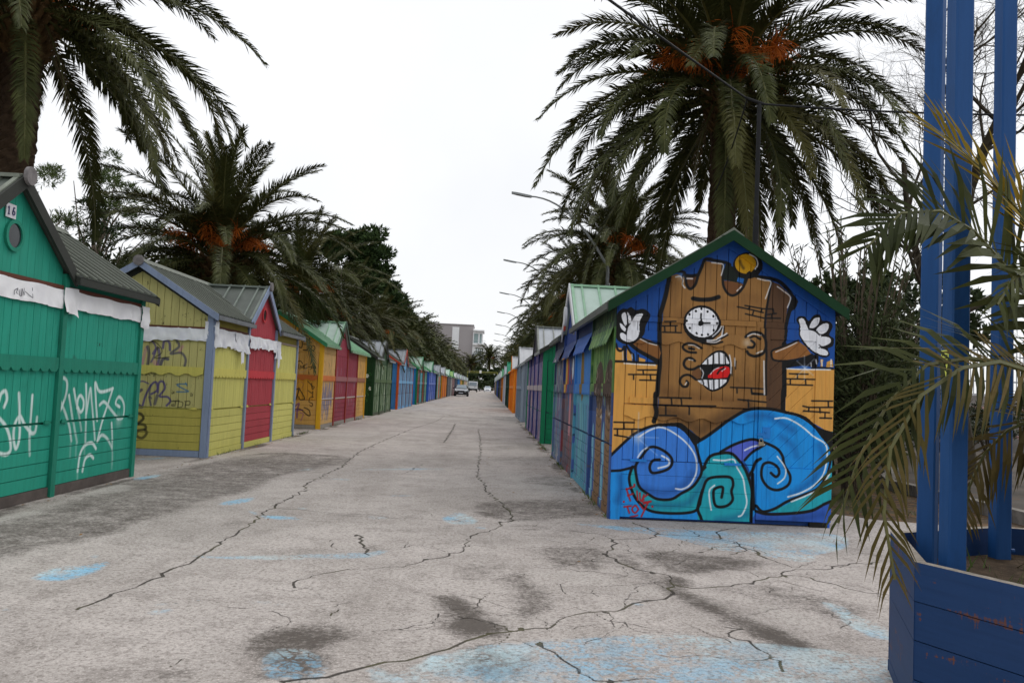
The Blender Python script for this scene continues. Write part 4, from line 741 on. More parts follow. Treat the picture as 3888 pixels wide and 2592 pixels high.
hut(32.9, 3, -1, dict(post=paint((34,70,40), .2), corner=paint((20,60,26), .1), rake=edge_dk, gutter=roof_gy, roof=roof_dk, rib=rib_lt, core=paint((20,60,26), .1), bays=[g4], gable=bay(dgr), dorm=1, dw=paint((40,74,46), .2), dr=pan_gy, df=plain('grey_frame', (120,124,118), .5, .4), frz='dent', win=False), 1,
    'dark green hut painted with white daisies, its peeling green front facing the lane')
# --- light blue hut
b5 = blotch('blue_peeling', 41.8, 50.0, None, [(120,176,214),(150,190,214),(90,140,190)], 120, 14)
l5 = bay(b5((108,164,206), .12), base=paint((96,150,196), .2), stud=paint((120,70,60), .2)); org = paint((194,84,28), .08)
hut(41.85, 4, -1, dict(post=paint((110,90,96), .2), corner=org, rake=paint((178,66,40), .1), gutter=roof_gy, roof=roof_dk, rib=rib_lt, core=paint((58,118,176), .1), bays=[l5], gable=bay(paint((60,122,180), .08)), dorm=1, dw=paint((108,164,206), .1), dr=pan_gy, df=roof_gy, frz='dent', win=False), 1,
    'light blue hut with an orange corner post and red-brown roof edges')

# --- the farther huts on the left
def simple(y0, nb, side, label, fr, ga, post, corner, roof, pan, frame, rake, dw=None, k=1, seed=0, cols=None, detail=0, win=False):
    if cols:
        f = blotch('worn_front', y0-.1, y0+nb*BAY+.1, None, cols, 40*nb, seed); bays = [bay(f(c, .2), base=paint((110,104,98), .3)) for c in fr]
    else: bays = [bay(paint(c, .15)) for c in fr]
    hut(y0, nb, side, dict(post=paint(post, .1), corner=paint(corner, .1), rake=rake, gutter=roof_gy, roof=roof, rib=roof, core=paint(ga, .1), bays=bays, gable=bay(paint(ga, .12)), dorm=k, dw=paint(dw or fr[0], .1), dr=pan, df=frame, win=win), detail, label)
w_roof = plain('white_roof_metal', (206,208,212), .5, .4, .06, 4); teal = plain('teal_roof_metal', (30,150,112), .5, .4, .15, 3); grk = plain('green_rake', (44,128,84), .5, .4)
simple(52.9, 4, -1, 'hut with rust-red and pale blue bays, green posts and a mint roof', [(126,58,46),(92,156,176),(126,58,46),(110,160,150)], (34,120,180), (30,112,74), (20,112,72), roof_gn, pan_gn, roof_gn2, grk, seed=21, cols=[(110,90,90),(130,170,180),(150,70,56)], detail=1)
simple(63.2, 4, -1, 'periwinkle blue hut with flaking violet front and light green cross gable', [(92,118,190),(104,126,190)], (52,96,180), (70,96,170), (50,90,180), roof_gn, pan_gn, roof_gn2, grk, seed=22, cols=[(150,160,210),(80,96,170),(170,176,200)], detail=1)
simple(73.5, 3, -1, 'narrow hut with white-framed teal and red panels on the left row', [(120,156,150),(190,84,50),(100,120,96)], (40,66,50), (150,160,150), (40,60,44), roof_gy, pan_gy, roof_gy, roof_gy, seed=23, cols=[(190,196,190),(150,60,44),(70,130,130)])
simple(82.0, 4, -1, 'orange-brown hut with red lattice panels on the left row', [(170,62,34),(206,130,40)], (214,136,28), (200,120,30), (216,140,30), roof_gy, pan_gy, roof_gy, roof_gy, seed=24, cols=[(120,44,30),(214,150,60)])
simple(92.6, 4, -1, 'charcoal grey hut behind the parked dark car on the left', [(96,98,104),(120,124,130)], (80,82,88), (70,72,78), (80,80,86), roof_gn, pan_gn, roof_gn2, grk)
simple(103.2, 4, -1, 'dark maroon hut with a white post on the left row', [(108,34,44),(120,44,48)], (110,36,46), (206,204,200), (206,204,200), plain('olive_roof_metal', (140,180,96), .5, .4), plain('olive_panel', (150,186,108), .5, .4), grk, grk)
FARL = [('slate blue', (70,80,100), (60,70,90)), ('sky blue', (60,130,190), (50,120,180)), ('sand yellow', (206,166,80), (196,150,60)), ('olive green', (116,126,52), (100,110,40)), ('pale pink', (206,176,166), (200,170,160)), ('cream', (214,200,170), (210,196,160)), ('faded white', (204,204,200), (196,196,192))]
for i, (nm, c1, c2) in enumerate(FARL):
    simple(114.2+i*11, 4, -1, f'far {nm} hut near the end of the left row', [c1], c2, c2, c2, roof_gy if i else roof_gn, w_roof if i == 0 else (pan_gn, pan_gy)[i % 2], roof_gy, roof_gy)

# ------------------------------------------------------------------ right row: mural hut
cv = Canvas(8.85, 17.2, 0, 2.42, 110, (44,66,112)); rr = random.Random(8)
def vs_(y0, y1, z0, z1, cols, n, w=(.03,.1), l=(.1,.6), a=(.4,.9)):
    for _ in range(n):
        y, z = rr.uniform(y0, y1), rr.uniform(z0, z1); cv.stroke([(y, z), (y+rr.gauss(0,.05), z-rr.uniform(*l)*.5), (y+rr.gauss(0,.06), max(z0, z-rr.uniform(*l)))], rr.uniform(*w), rr.choice(cols), rr.uniform(*a), 3, .02)
R4 = lambda y0, y1, z0, z1, c: cv.fill([(y0,z0),(y1,z0),(y1,z1),(y0,z1)], c, 1, 0)
R4(8.9, 10.99, 1.35, 2.06, (74,112,58)); R4(8.9, 10.99, 2.06, 2.4, (44,66,52)); vs_(8.95, 10.9, 1.45, 2.3, [(104,146,70),(60,100,50),(140,170,100),(40,80,60)], 120, (.015,.05), (.2,.6))
R4(8.9, 10.99, 0, 1.1, (58,84,140))
for y in (9.12, 9.95):
    R4(y, y+.52, 0, 1.15, (128,98,70)); cv.ell((y+.26, 1.42), .36, .3, (66,50,44)); vs_(y-.05, y+.55, 1.05, 1.7, [(200,196,188),(110,90,76),(40,32,30)], 46, (.012,.03), (.05,.12))
    for k in range(9): z = .08+k*.12; cv.stroke([(y+.05, z+.05), (y+.25, z), (y+.48, z+.05)], .018, (70,50,36), .8)
    cv.stroke([(y, 0), (y, 1.15)], .02, (40,30,26), .9, 0); cv.stroke([(y+.52, 0), (y+.52, 1.15)], .02, (200,196,190), .6, 0)
for y, z in ((9.78, .75), (9.8, .3), (10.7, .7), (10.72, .2)): cv.fill([(y-.1, z-.2), (y, z-.25), (y+.1, z), (y, z+.25), (y-.08, z+.1)], (104,170,196)); cv.stroke([(y-.1, z-.2), (y+.06, z), (y, z+.22)], .015, (210,226,236), .9)
R4(10.99, 13.06, 1.3, 2.06, (52,118,190)); R4(10.99, 13.06, 0, 1.3, (82,150,176)); R4(10.99, 13.06, 2.06, 2.4, (34,58,110)); cv.fill([(11.9,1.4),(12.15,1.2),(12.3,1.6),(12.2,2.0),(12.0,1.9)], (120,96,40))
for k in range(9):
    y = 11.15+k*.21; cv.stroke([(y, .1), (y+.12, .45), (y-.05, .8), (y+.1, 1.15)], .06, rr.choice([(110,112,176),(60,130,160),(120,190,190),(70,90,160)]), .85); cv.stroke([(y+.05, .1), (y+.16, .45), (y, .8), (y+.14, 1.15)], .016, (24,40,60), .7)
R4(13.06, 15.0, 1.2, 2.4, (36,60,120)); R4(13.06, 15.0, 0, 1.2, (94,88,104)); vs_(13.1, 15.0, .1, 2.0, [(120,84,84),(150,60,64),(90,82,90),(60,56,70),(130,110,100),(70,110,150)], 90); cv.ell((13.5,1.7), .12, .18, (200,206,214)); cv.ell((14.3,1.6), .2, .3, (150,60,62)); R4(14.4, 14.7, 1.3, 1.9, (190,150,50)); R4(13.7, 13.95, .6, 1.3, (190,130,140))
R4(15.0, 17.2, 1.2, 2.4, (60,70,100)); R4(15.0, 17.2, 0, 1.2, (92,110,150)); vs_(15.1, 17.1, .1, 2.1, [(200,196,190),(160,70,66),(110,150,170),(190,150,110),(70,80,130),(90,150,150)], 90)
for y in (10.99, 13.06, 15.0): cv.stroke([(y, 0), (y, 2.4)], .12, (28,74,150), .95, 0)
cv.stroke([(8.9, .78), (17.2, .78)], .012, (20,30,50), .7, 0); vs_(8.9, 17.1, .02, .5, [(60,64,50),(110,80,60)], 40, (.02,.06), (.05,.25), (.2,.5))
sf_img = cv.image('mural_hut_front'); side_m = paint((44,66,112), .05, name='mural_front_paint', decal=(sf_img, 1, cv.u0, cv.u1, 2, cv.v0, cv.v1), fade=.1)
roof_g = plain('dark_green_edge', (24,56,34), .7, .15, .15, 3); mural_blue = paint((34,120,200), .06)
def x_mural(root, side):
    W = DEP
    def b_(u0, u1, z0, z1, o0=-.03, o1=0, nm='plank', m=mural_m): return plank(root, (u0, -o1, z0), (u1, -o0, z1), m, nm)
    b_(-.02, .09, .0, 2.32, -.02, .012, 'post'); b_(2.275, 2.37, .06, 2.32, -.02, .012, 'post'); b_(1.515, 1.548, .02, 2.14, -.02, .008, 'post')
    for i, (z0, z1) in enumerate(((.03,.16),(.163,.32),(.323,.48),(.483,.632))): b_(.093, 1.512, z0, z1, -.03, -.002)
    n = 12; w = (1.512-.093)/n
    for i in range(n):
        u = .093+i*w; b_(u+.0035, u+w-.0035, .64, 1.235); b_(u+.0035, u+w-.0035, 1.24, 2.15, -.03, .006)
    for z0, z1, nm in ((1.07, 1.225, 'frieze'), (1.885, 2.03, 'frieze')):
        b = MB(); b.prism([(.096+u, -.008, z) for u, z in frieze_pts(1.41, z0, z1, 'wave', 5)], (0, -.014, 0)); b.build(nm, mural_m, root)
    b_(.15, 1.45, 1.245, 1.31, .006, .022, 'batten'); b_(.10, 1.50, 2.13, 2.185, .006, .024, 'batten')
    for u in (.18, 1.2):
        b = MB(); b.box((u, -.02, .622), (u+.18, 0, .648)); b.build('hinge', mural_blue, root)
    gable_boards(root, side, mural_m, 2.19, 2); b_(1.515, 2.275, 2.123, 2.188, -.03, -.001, 'door_head')
    # plank door with diagonal boards
    b = MB(); b.box((1.552, -.004, .055), (2.27, .02, 2.12)); door = b.build('door', mural_m, root)
    for u0, u1, z0, z1 in ((1.555,1.66,.06,2.115),(2.165,2.268,.06,2.115),(1.663,2.162,2.0,2.115),(1.663,2.162,.06,.62)):
        plank(door, (u0, -.022, z0), (u1, -.003, z1), mural_m, 'door_rail')
    z = .62
    def clip(o):                                                        # diagonal boards between the rails
        pts = []; poly = [(1.663, .624), (2.162, .624), (2.162, 1.996), (1.663, 1.996)]
        def side_(p, c): return p[1]-p[0]-c
        for lo, keep in ((o, 1), (o+.155, -1)):
            src = poly; poly = []
            for i in range(len(src)):
                p, q = src[i], src[(i+1) % len(src)]; a, c = keep*side_(p, lo), keep*side_(q, lo)
                if a >= 0: poly.append(p)
                if a*c < 0: t_ = a/(a-c); poly.append((p[0]+(q[0]-p[0])*t_, p[1]+(q[1]-p[1])*t_))
            if len(poly) < 3: return None
        return poly
    o = -1.6
    while o < .4:
        p = clip(o)
        if p:
            b = MB(); b.prism([(x, -.012, zz) for x, zz in p], (0, .01, 0)); b.build('door_board', mural_m, door)
        o += .16
    b = MB(); b.box((1.60, -.03, .93), (1.68, -.02, 1.05)); b.disc((1.63, -.034, 1.0), (0,1,0), .012, .012, 12); b.box((1.545, -.03, .955), (1.60, -.022, .985)); b.build('lock_plate', mural_blue, door)
    b = MB(); b.box((1.555, -.05, .85), (1.61, -.026, .89)); b.tube([(1.565,-.038,.89),(1.565,-.038,.915),(1.575,-.038,.925),(1.59,-.038,.925),(1.6,-.038,.915),(1.6,-.038,.89)], .005, 6); b.build('padlock', plain('brass_lock', (150,140,118), .4, .5, .2, 40, 1, .5), door)
    b = MB(); b.box((2.14, -.02, .0), (2.33, .05, .055)); b.build('foot_block', plain('dark_block', (34,32,32), .8, .2), root)
    # scalloped awning flaps over each bay of the front
    for i in range(4):
        y0, y1 = i*BAY+.06+(.02 if i else 0), (i+1)*BAY-.06; b = MB(); pts = frieze_pts(y1-y0, 0, 1, 'dent', 9); bot = []; n = 18
        v = [];
        for j in range(n+1):
            y = y0+(y1-y0)*j/n; e = .03*(j % 2); curl = .05*max(0, 1-j/2.5) if i else .03*max(0, 1-j/2.0)
            v += [(-.012, y, 2.14), (-.04-curl*.5, y, 2.01), (-.085-curl, y, 1.87+e)]
        b.add(v, [(j*3+q, (j+1)*3+q, (j+1)*3+q+1, j*3+q+1) for j in range(n) for q in range(2)])
        b.add([(x-.006, y, z) for x, y, z in v], [(j*3+q+1, (j+1)*3+q+1, (j+1)*3+q, j*3+q) for j in range(n) for q in range(2)]); b.build('awning_flap', side_m if i != 1 else paint((40,88,168), .1), root, fix=False)
    b = MB(); b.disc((-.13, 5.0, 2.58), (1,0,0), .17, .04, 28); b.build('round_shield', plain('white_round_shield', (206,208,214), .4, .4, .08, 8), root)
    b = MB(); b.disc((-.135, 5.0, 2.40), (1,0,0), .06, .03, 16); b.build('red_reflector', plain('red_reflector', (170,60,40), .4, .5), root)
sm_ = bay(side_m, frz=side_m)
hut(8.93, 4, 1, dict(post=side_m, corner=side_m, rake=roof_g, gutter=plain('dark_gutter', (70,74,72), .5, .4), roof=roof_dk, rib=rib_lt, core=paint((22,60,120), .05), bays=[sm_], gable='custom', dorm=2, dw=paint((30,60,130), .1), dr=pan_gn, df=roof_gn2, drk=w_roof, frz='dent', win=False, trim=mural_m, back=mural_m), 2,
    'hut with a gable mural of a shouting sand castle with a clock eye', x_mural)

# --- the other right-hand huts
b2 = blotch('striped_front', 20.5, 28.8, None, [(206,204,200),(110,84,140),(150,70,60),(60,130,100),(190,160,130),(70,80,150),(40,60,110)], 420, 31, .8)
s2 = bay(b2((120,104,150), .2), frz=paint((170,160,166), .3), top=paint((74,60,110), .1)); g2 = paint((22,128,88), .06)
hut(20.63, 4, 1, dict(post=paint((40,56,120), .1), corner=g2, rake=edge_dk, gutter=roof_gy, roof=roof_dk, rib=rib_lt, core=paint((64,50,96), .1), bays=[s2], gable=bay(g2, frz=g2), dorm=1, dw=paint((74,60,110), .1), dr=pan_gy, df=plain('grey_frame', (130,134,128), .5, .4), frz='dent', gfrz='wave', hinge=g2, win=False, trim=g2), 2,
    'hut with an emerald green gable end and purple and white streaked front')
gy = paint((128,142,158), .08); 
hut(33.3, 3, 1, dict(post=gy, corner=paint((140,154,170), .05), rake=roof_gy, gutter=roof_gy, roof=w_roof, rib=w_roof, core=gy, bays=[bay(gy)], gable=bay(gy), dorm=1, dw=gy, dr=w_roof, df=w_roof, frz='dent', win=False, trim=gy), 1,
    'plain blue-grey hut with a white metal roof on the right row')
og = paint((216,122,26), .06)
hut(44.4, 4, 1, dict(post=paint((226,132,34), .05), corner=paint((222,128,30), .05), rake=og, gutter=og, roof=w_roof, rib=w_roof, core=og, bays=[bay(og)], gable=bay(og), dorm=1, dw=og, dr=w_roof, df=w_roof, frz='dent', win=False, trim=og), 1,
    'bright orange hut with a white metal roof on the right row')
simple(55.2, 4, 1, 'very dark green hut with a teal cross-gable roof on the right row', [(16,58,44)], (14,54,40), (14,52,40), (16,58,44), teal, teal, teal, teal)
simple(66.0, 4, 1, 'white and navy hut with a grey roof on the right row', [(190,194,204),(60,70,130)], (196,198,206), (186,190,200), (206,206,210), roof_gy, pan_gy, roof_gy, roof_gy)
simple(77.0, 4, 1, 'mustard orange hut with a dark green roof, farther along the right row', [(196,124,28)], (190,120,30), (170,100,24), (196,126,30), grk, grk, grk, grk)
for i, (nm, c1, c2) in enumerate([('slate grey', (104,106,116), (96,98,108)), ('dark olive green', (44,66,38), (38,60,34)), ('violet blue', (86,90,160), (80,84,150)), ('steel blue', (80,110,150), (74,100,140)), ('sage green', (96,126,104), (90,120,98)), ('dusty red', (140,74,66), (130,68,60)), ('bone white', (206,202,192), (200,196,186)), ('deep blue', (52,70,130), (46,64,120))]):
    simple(88.0+i*11, 4, 1, f'far {nm} hut towards the end of the right row', [c1], c2, c2, c2, (roof_gn, roof_gy)[i % 2], (pan_gn, pan_gy, w_roof)[i % 3], roof_gy, roof_gy)

# ------------------------------------------------------------------ palms
def leafmat(name, c1, c2, rough=.55, spec=.2, k=1.0, obj=False):
    t = Mat(name, rough, spec); n = t.noise(1.6, 4, .6); f = t.noise(30, 3, .6)
    cc = t.mix(t.step(n, .32, .68), lin(c1, k), lin(c2, k)); cc = t.mix(t.math('MULTIPLY', f, .35), cc, tuple(v*.5 for v in lin(c1, k)[:3])+(1,))
    if obj: cc = t.mix(t.step(t.rand(), .72, 1.0, 0, .6), cc, lin((112,102,54), k))
    if obj: cc = t.mix(t.math('MULTIPLY', t.rand(), .45), cc, tuple(v*.45 for v in lin(c2, k)[:3])+(1,))
    return t.out(cc)
palm_leaf = leafmat('palm_leaf', (52,58,30), (90,94,54), .55, .12, 1.0, True)
palm_leaf2 = leafmat('palm_leaf_fresh', (84,88,44), (112,112,62), .42, .45, 1.0, True)
rachis_m = plain('palm_rachis', (86,86,46), .5, .4, .25, 3); dead_leaf = leafmat('dead_palm_leaf', (92,76,54), (120,104,78), .8, .2)
fruit_m = leafmat('fruit_stalk', (170,86,24), (206,112,36), .7, .2); bark_m = plain('palm_bark', (74,60,48), .95, .1, .4, 9, 1, 0, .02); boot_m = plain('palm_leaf_base', (104,82,56), .9, .1, .4, 7)
def frond_mesh(path, nl, ll, wl, seed, mat, fwd=.9, vee=.55, hang=.25, r0=.035, t0=.12, name='frond', twist=0, curl=0, prof=None):
    """rachis along path (list of points) with two ranks of folded leaflets"""
    rr = random.Random(seed); P = [Vector(p) for p in path]; n = len(P)
    cum = [0]
    for a, b in zip(P, P[1:]): cum.append(cum[-1]+(b-a).length)
    L = cum[-1]
    def at(t):
        s = t*L; i = max(0, min(n-2, next((k for k in range(n-1) if cum[k+1] >= s), n-2))); f = (s-cum[i])/(cum[i+1]-cum[i]); return P[i].lerp(P[i+1], f), (P[i+1]-P[i]).normalized()
    m = MB(); k = 12; pts = [at(i/k)[0] for i in range(k+1)]
    m.tube(pts, [r0*(1-.85*i/k)+.004 for i in range(k+1)], 4, 1, False)
    side0 = None
    for i in range(nl):
        t = t0+(1-t0)*(i+.5)/nl; p, d = at(t)
        up = Vector((0,0,1)); sd = d.cross(up)
        if sd.length < .15: sd = side0 if side0 else Vector((1,0,0))
        sd = sd.normalized(); side0 = sd; nrm = sd.cross(d).normalized()
        if twist: sd, nrm = sd*math.cos(twist)+nrm*math.sin(twist), nrm*math.cos(twist)-sd*math.sin(twist)
        pr = prof(t) if prof else (math.sin(math.pi*min(1, (t*.86+.10)))**.55)
        for s in (-1, 1):
            if rr.random() < .03: continue
            l = ll*pr*rr.uniform(.85, 1.12); fw = fwd*(.75+.75*t)+rr.gauss(0, .08); v = rr.gauss(vee*.65, vee*.8)*(1-.35*t)
            dr = (sd*s*1.0+d*fw+nrm*v+Vector((0,0,-hang*rr.uniform(.4,1.5)))).normalized()
            q1 = p+dr*l*.5; dr2 = (dr+Vector((0,0,-hang*.9-curl))+d*.12).normalized(); q2 = q1+dr2*l*.5
            wv = d*(wl*.5); a, b = p-wv*.55, p+wv*.55; c_, e = q1-wv, q1+wv; fo = nrm*wl*.25
            m.add([a, b, e+fo, c_+fo, q2], [(0,1,2,3), (3,2,4)], 0)
    return m.mesh(name, [mat, rachis_m], fix=False)
def arc(e0, bend, L, n=14, pw=1.35, sway=0):
    x = z = y = 0; o = [(0,0,0)]
    for i in range(n):
        t = (i+.5)/n; a = e0-bend*t**pw; x += math.cos(a)*L/n; z += math.sin(a)*L/n; y += sway*t*L/n; o.append((x, y, z))
    return o
FR = {}                                                                  # elevation class -> frond meshes
for ci, (e0, bd) in enumerate(((80,38),(66,56),(50,72),(34,82),(16,84),(0,76),(-16,62),(-34,46))):
    FR[ci] = [frond_mesh(arc(R(e0+random.uniform(-5,5)), R(bd*random.uniform(.85,1.15)), random.uniform(4.3,5.0), sway=random.uniform(-.15,.15)), 165, .53, .05, 100+ci*10+v, palm_leaf, hang=.1+.02*ci, r0=.04, fwd=1.0) for v in range(4)]
DEADF = [frond_mesh(arc(R(-55), R(30), 2.6), 60, .34, .026, 300+v, dead_leaf, hang=.9, r0=.03) for v in range(2)]
def stalk_mesh(seed):
    rr = random.Random(seed); m = MB(); p = arc(R(48), R(60), 1.15, 8); m.tube(p, [.03]*4+[.022]*5, 5, 0, False)
    for i in range(90):
        k = rr.randint(4, 8); b = Vector(p[k]); d = Vector((rr.gauss(.5,.5), rr.gauss(0,.6), rr.gauss(-.1,.5))).normalized(); q = [b]
        for _ in range(4): d = (d+Vector((0,0,-.28))).normalized(); b = b+d*rr.uniform(.08,.16); q.append(b)
        m.tube(q, [.008,.008,.007,.006,.005], 3, 0, False)
    return m.mesh('fruit_stalk', fruit_m, fix=False)
STALK = [stalk_mesh(40+i) for i in range(3)]
def trunk_mesh(h, r, seed):
    rr = random.Random(seed); m = MB(); n = 20; rows = max(6, int(h/.075)); vs2 = []
    for i in range(rows+1):
        z = h*i/rows; rb = r*(1.18-.22*min(1, z/1.2)+.1*max(0, (z-h+1.0)))
        for j in range(n):
            a = 2*math.pi*(j+.5*(i % 2))/n; k = (j+i//2) % 2; ra = rb+(.028 if (i+j) % 2 else -.012)+rr.gauss(0, .01)
            vs2.append((ra*math.cos(a), ra*math.sin(a), z+rr.gauss(0,.006)))
    m.add(vs2, [(i*n+j, i*n+(j+1)%n, (i+1)*n+(j+1)%n, (i+1)*n+j) for i in range(rows) for j in range(n)]); m.add(vs2[-n:], [tuple(range(n))])
    return m.mesh('trunk', bark_m)
def boots_mesh(r, seed):
    """cut leaf bases packed round the crown foot"""
    rr = random.Random(seed); m = MB()
    for i in range(120):
        a = i*2.399963; t = i/120; z = -.85+1.0*t; ra = r*(.98+.5*t); d = Vector((math.cos(a), math.sin(a), 0)); p = d*ra+Vector((0,0,z))
        q = p+d*(.1+.16*t)+Vector((0,0,.22)); m.bar(p-d*.1, q, .13, .05, d, 0, .06)
    m.disc((0,0,-.2), (0,0,1), r*1.25, .9, 14); return m.mesh('leaf_bases', boot_m)
BOOT = boots_mesh(.34, 5)
PALMS = 'palms lining the lane'
def palm(x, y, h, label, n=80, sc=1.0, seed=0, r=.33, nst=6, top=85, low=-38, dead=3, st_el=(20,60), az0=0, zoff=0):
    rr = random.Random(seed); root = tag(empty('palm_tree', (x, y, 0)), label, 'palm', PALMS)
    link('trunk', trunk_mesh(h-.5, r, seed), root); link('leaf_bases', BOOT, root, (0,0,h-.35), (0,0,rr.uniform(0,6)), (r/.33,)*3)
    for i in range(n):
        t = (i+.5)/n; el = top-(top-low)*t**.92; ci = min(range(8), key=lambda c: abs((80,66,50,34,16,0,-16,-34)[c]-el))
        a = i*2.399963+rr.gauss(0,.12)+az0; ro = .12+.22*t
        link('frond', rr.choice(FR[ci]), root, (ro*math.cos(a), ro*math.sin(a), h+.35-.75*t), (rr.gauss(0,.08), rr.gauss(0,.06), a), sc*rr.uniform(.88,1.08)*(1-.12*(t < .12)))
    for i in range(nst):
        a = rr.uniform(0, 6.28) if i > 2 else -1.57+rr.uniform(-1,1); link('fruit_stalk', rr.choice(STALK), root, (.3*math.cos(a), .3*math.sin(a), h+.1), (0, rr.uniform(-.3,.35), a), sc*rr.uniform(.9,1.25))
    for i in range(dead):
        a = rr.uniform(0, 6.28); link('dead_frond', rr.choice(DEADF), root, (.35*math.cos(a), .35*math.sin(a), h-.3), (0, 0, a), sc*rr.uniform(.8,1.1))
    return root
palm(-7.8, 13.4, 7.3, 'tall palm at the upper left, its crown cut by the picture edge', 92, .79, 11, .31, 10, low=-38, dead=4)
palm(-7.6, 23.2, 4.6, 'low spreading palm with orange fruit stalks behind the yellow hut', 92, .84, 12, .4, 12, top=86, low=-28, dead=1)
palm(-7.7, 33.5, 4.6, 'palm behind the ochre hut, second of the low left palms', 84, .82, 13, .4, 6, low=-32, dead=1)
palm(-7.7, 43.5, 4.2, 'palm rising behind the dark green daisy hut', 80, .8, 14, .38, 5, dead=1)
palm(-7.6, 54.5, 4.2, 'palm behind the light blue hut with the orange post', 76, .8, 15, .38, 4, dead=0)
palm(4.95, 17.9, 8.15, 'tall palm with a huge dense crown right behind the mural hut', 106, .98, 21, .28, 14, low=-36, dead=5)
palm(5.0, 32.6, 6.7, 'palm with orange fruit stalks behind the green-gabled hut, second on the right', 92, .92, 22, .33, 9, dead=2)
palm(5.1, 45.5, 6.2, 'third palm of the right row, behind the blue-grey hut', 84, .88, 23, .36, 5, dead=1)
palm(5.1, 58.5, 6.0, 'fourth palm of the right row, behind the orange hut', 80, .88, 24, .36, 4, dead=0)
# far palms: the crown is one mesh
def crown_mesh(seed, n=66):
    rr = random.Random(seed); m = MB()
    for i in range(n):
        t = (i+.5)/n; el = 84-(84+32)*t; a = i*2.399963+rr.gauss(0,.1); P = [Vector(p) for p in arc(R(el), R(40+40*math.sin(math.pi*min(1,t+.2))), rr.uniform(3.3,4.2), 9)]
        rot = Matrix.Rotation(a, 3, 'Z'); P = [rot @ p+Vector((.2*math.cos(a), .2*math.sin(a), .35-.7*t)) for p in P]; m.tube(P, [.04-.003*k for k in range(10)], 3, 0, False)
        for k in range(44):
            q = .1+.9*(k+.5)/44; j = min(8, int(q*9)); f = q*9-j; p = P[j].lerp(P[j+1], f); d = (P[j+1]-P[j]).normalized(); sd = d.cross(Vector((0,0,1))); sd = sd.normalized() if sd.length > .1 else Vector((1,0,0))
            for s in (-1, 1):
                l = .62*math.sin(math.pi*(q*.85+.1))**.5*rr.uniform(.8,1.2); dr = (sd*s+d*(.8+.5*q)+Vector((0,0,rr.gauss(.15,.6)))).normalized(); wv = d*.07
                m.add([p-wv, p+wv, p+dr*l], [(0,1,2)], 0)
    for i in range(5):
        a = rr.uniform(0,6.28); c = Vector((.8*math.cos(a), .8*math.sin(a), .3))
        for _ in range(40):
            d = Vector((rr.gauss(0,1), rr.gauss(0,1), rr.gauss(-.3,.8))).normalized(); m.tube([c, c+d*.3, c+d*.5+Vector((0,0,-.12))], [.015,.012,.008], 3, 1, False)
    return m.mesh('crown', [palm_leaf, fruit_m], fix=False)
CROWN = [crown_mesh(70+i) for i in range(3)]; FTR = trunk_mesh(5.2, .34, 77)
def far_palm(x, y, h, label, sc=.88, i=0):
    root = tag(empty('palm_tree', (x, y, 0)), label, 'palm', PALMS); link('trunk', FTR, root, scale=(1,1,h/5.2)); link('crown', CROWN[i % 3], root, (0,0,h), (0,0,i*1.7), sc)
ORD = ['fifth','sixth','seventh','eighth','ninth','tenth','eleventh','twelfth','thirteenth','fourteenth','fifteenth','sixteenth']
for i in range(11): far_palm(-7.6+.3*math.sin(i*2.1), 66+i*11.5, 4.9+.5*math.sin(i*1.3)+(1.1 if i in (2,4) else 0), f'{ORD[i+1]} palm of the left row counted from the camera, far down the lane', .84, i)
for i in range(10): far_palm(5.2+.3*math.sin(i*1.7), 71.5+i*13, 5.9+.4*math.sin(i*2.3), f'{ORD[i]} palm of the right row counted from the camera, far down the lane', .88, i+1)
far_palm(-5.2, 250, 7.5, 'smaller left palm of the pair closing the lane before the tower block', 1.2, 0)
far_palm(.2, 246, 9.6, 'taller right palm of the pair closing the lane', 1.45, 1)

# ------------------------------------------------------------------ shrubs and other trees
def leaves(m, c, rad, n, L, W, rr, up=.3, mi=0, tuft=6):
    """tufts of narrow leaves spread through an ellipsoid's shell and inside"""
    for _ in range(n//tuft):
        d = Vector((rr.gauss(0,1), rr.gauss(0,1), rr.gauss(0,1))).normalized(); q = rr.uniform(.45, 1.0)**.6*(.85+.3*math.sin(d.x*5+d.z*7)*math.cos(d.y*6))
        p = Vector((c[0]+d.x*rad[0]*q, c[1]+d.y*rad[1]*q, c[2]+d.z*rad[2]*q)); ax = (d*.7+Vector((rr.gauss(0,.3), rr.gauss(0,.3), up+rr.gauss(0,.2)))).normalized()
        for k in range(tuft):
            e = (ax+Vector((rr.gauss(0,.55), rr.gauss(0,.55), rr.gauss(0,.45)))).normalized(); s = e.cross(Vector((rr.gauss(0,1), rr.gauss(0,1), rr.gauss(0,1)))).normalized()*W*rr.uniform(.7,1.2); b = p+ax*rr.uniform(-.06,.1); l = L*rr.uniform(.6,1.25)
            m.add([b, b+e*l*.5+s, b+e*l, b+e*l*.5-s], [(0,1,2,3)], mi)
ole = leafmat('oleander_leaf', (54,62,38), (88,96,66), .55, .12); ole2 = leafmat('oleander_leaf_dark', (44,52,30), (74,82,50), .55, .12); stem_m = plain('stem_bark', (84,74,62), .9, .1, .3, 8)
pine_m = leafmat('pine_needles', (44,62,36), (72,90,50), .7, .1); pine_l = leafmat('pine_needles_light', (66,86,40), (98,112,58), .6, .3); bushm = leafmat('hedge_leaf', (36,46,26), (62,72,40), .5, .4); ever_m = leafmat('evergreen_leaf', (44,58,34), (70,84,46), .6, .3)
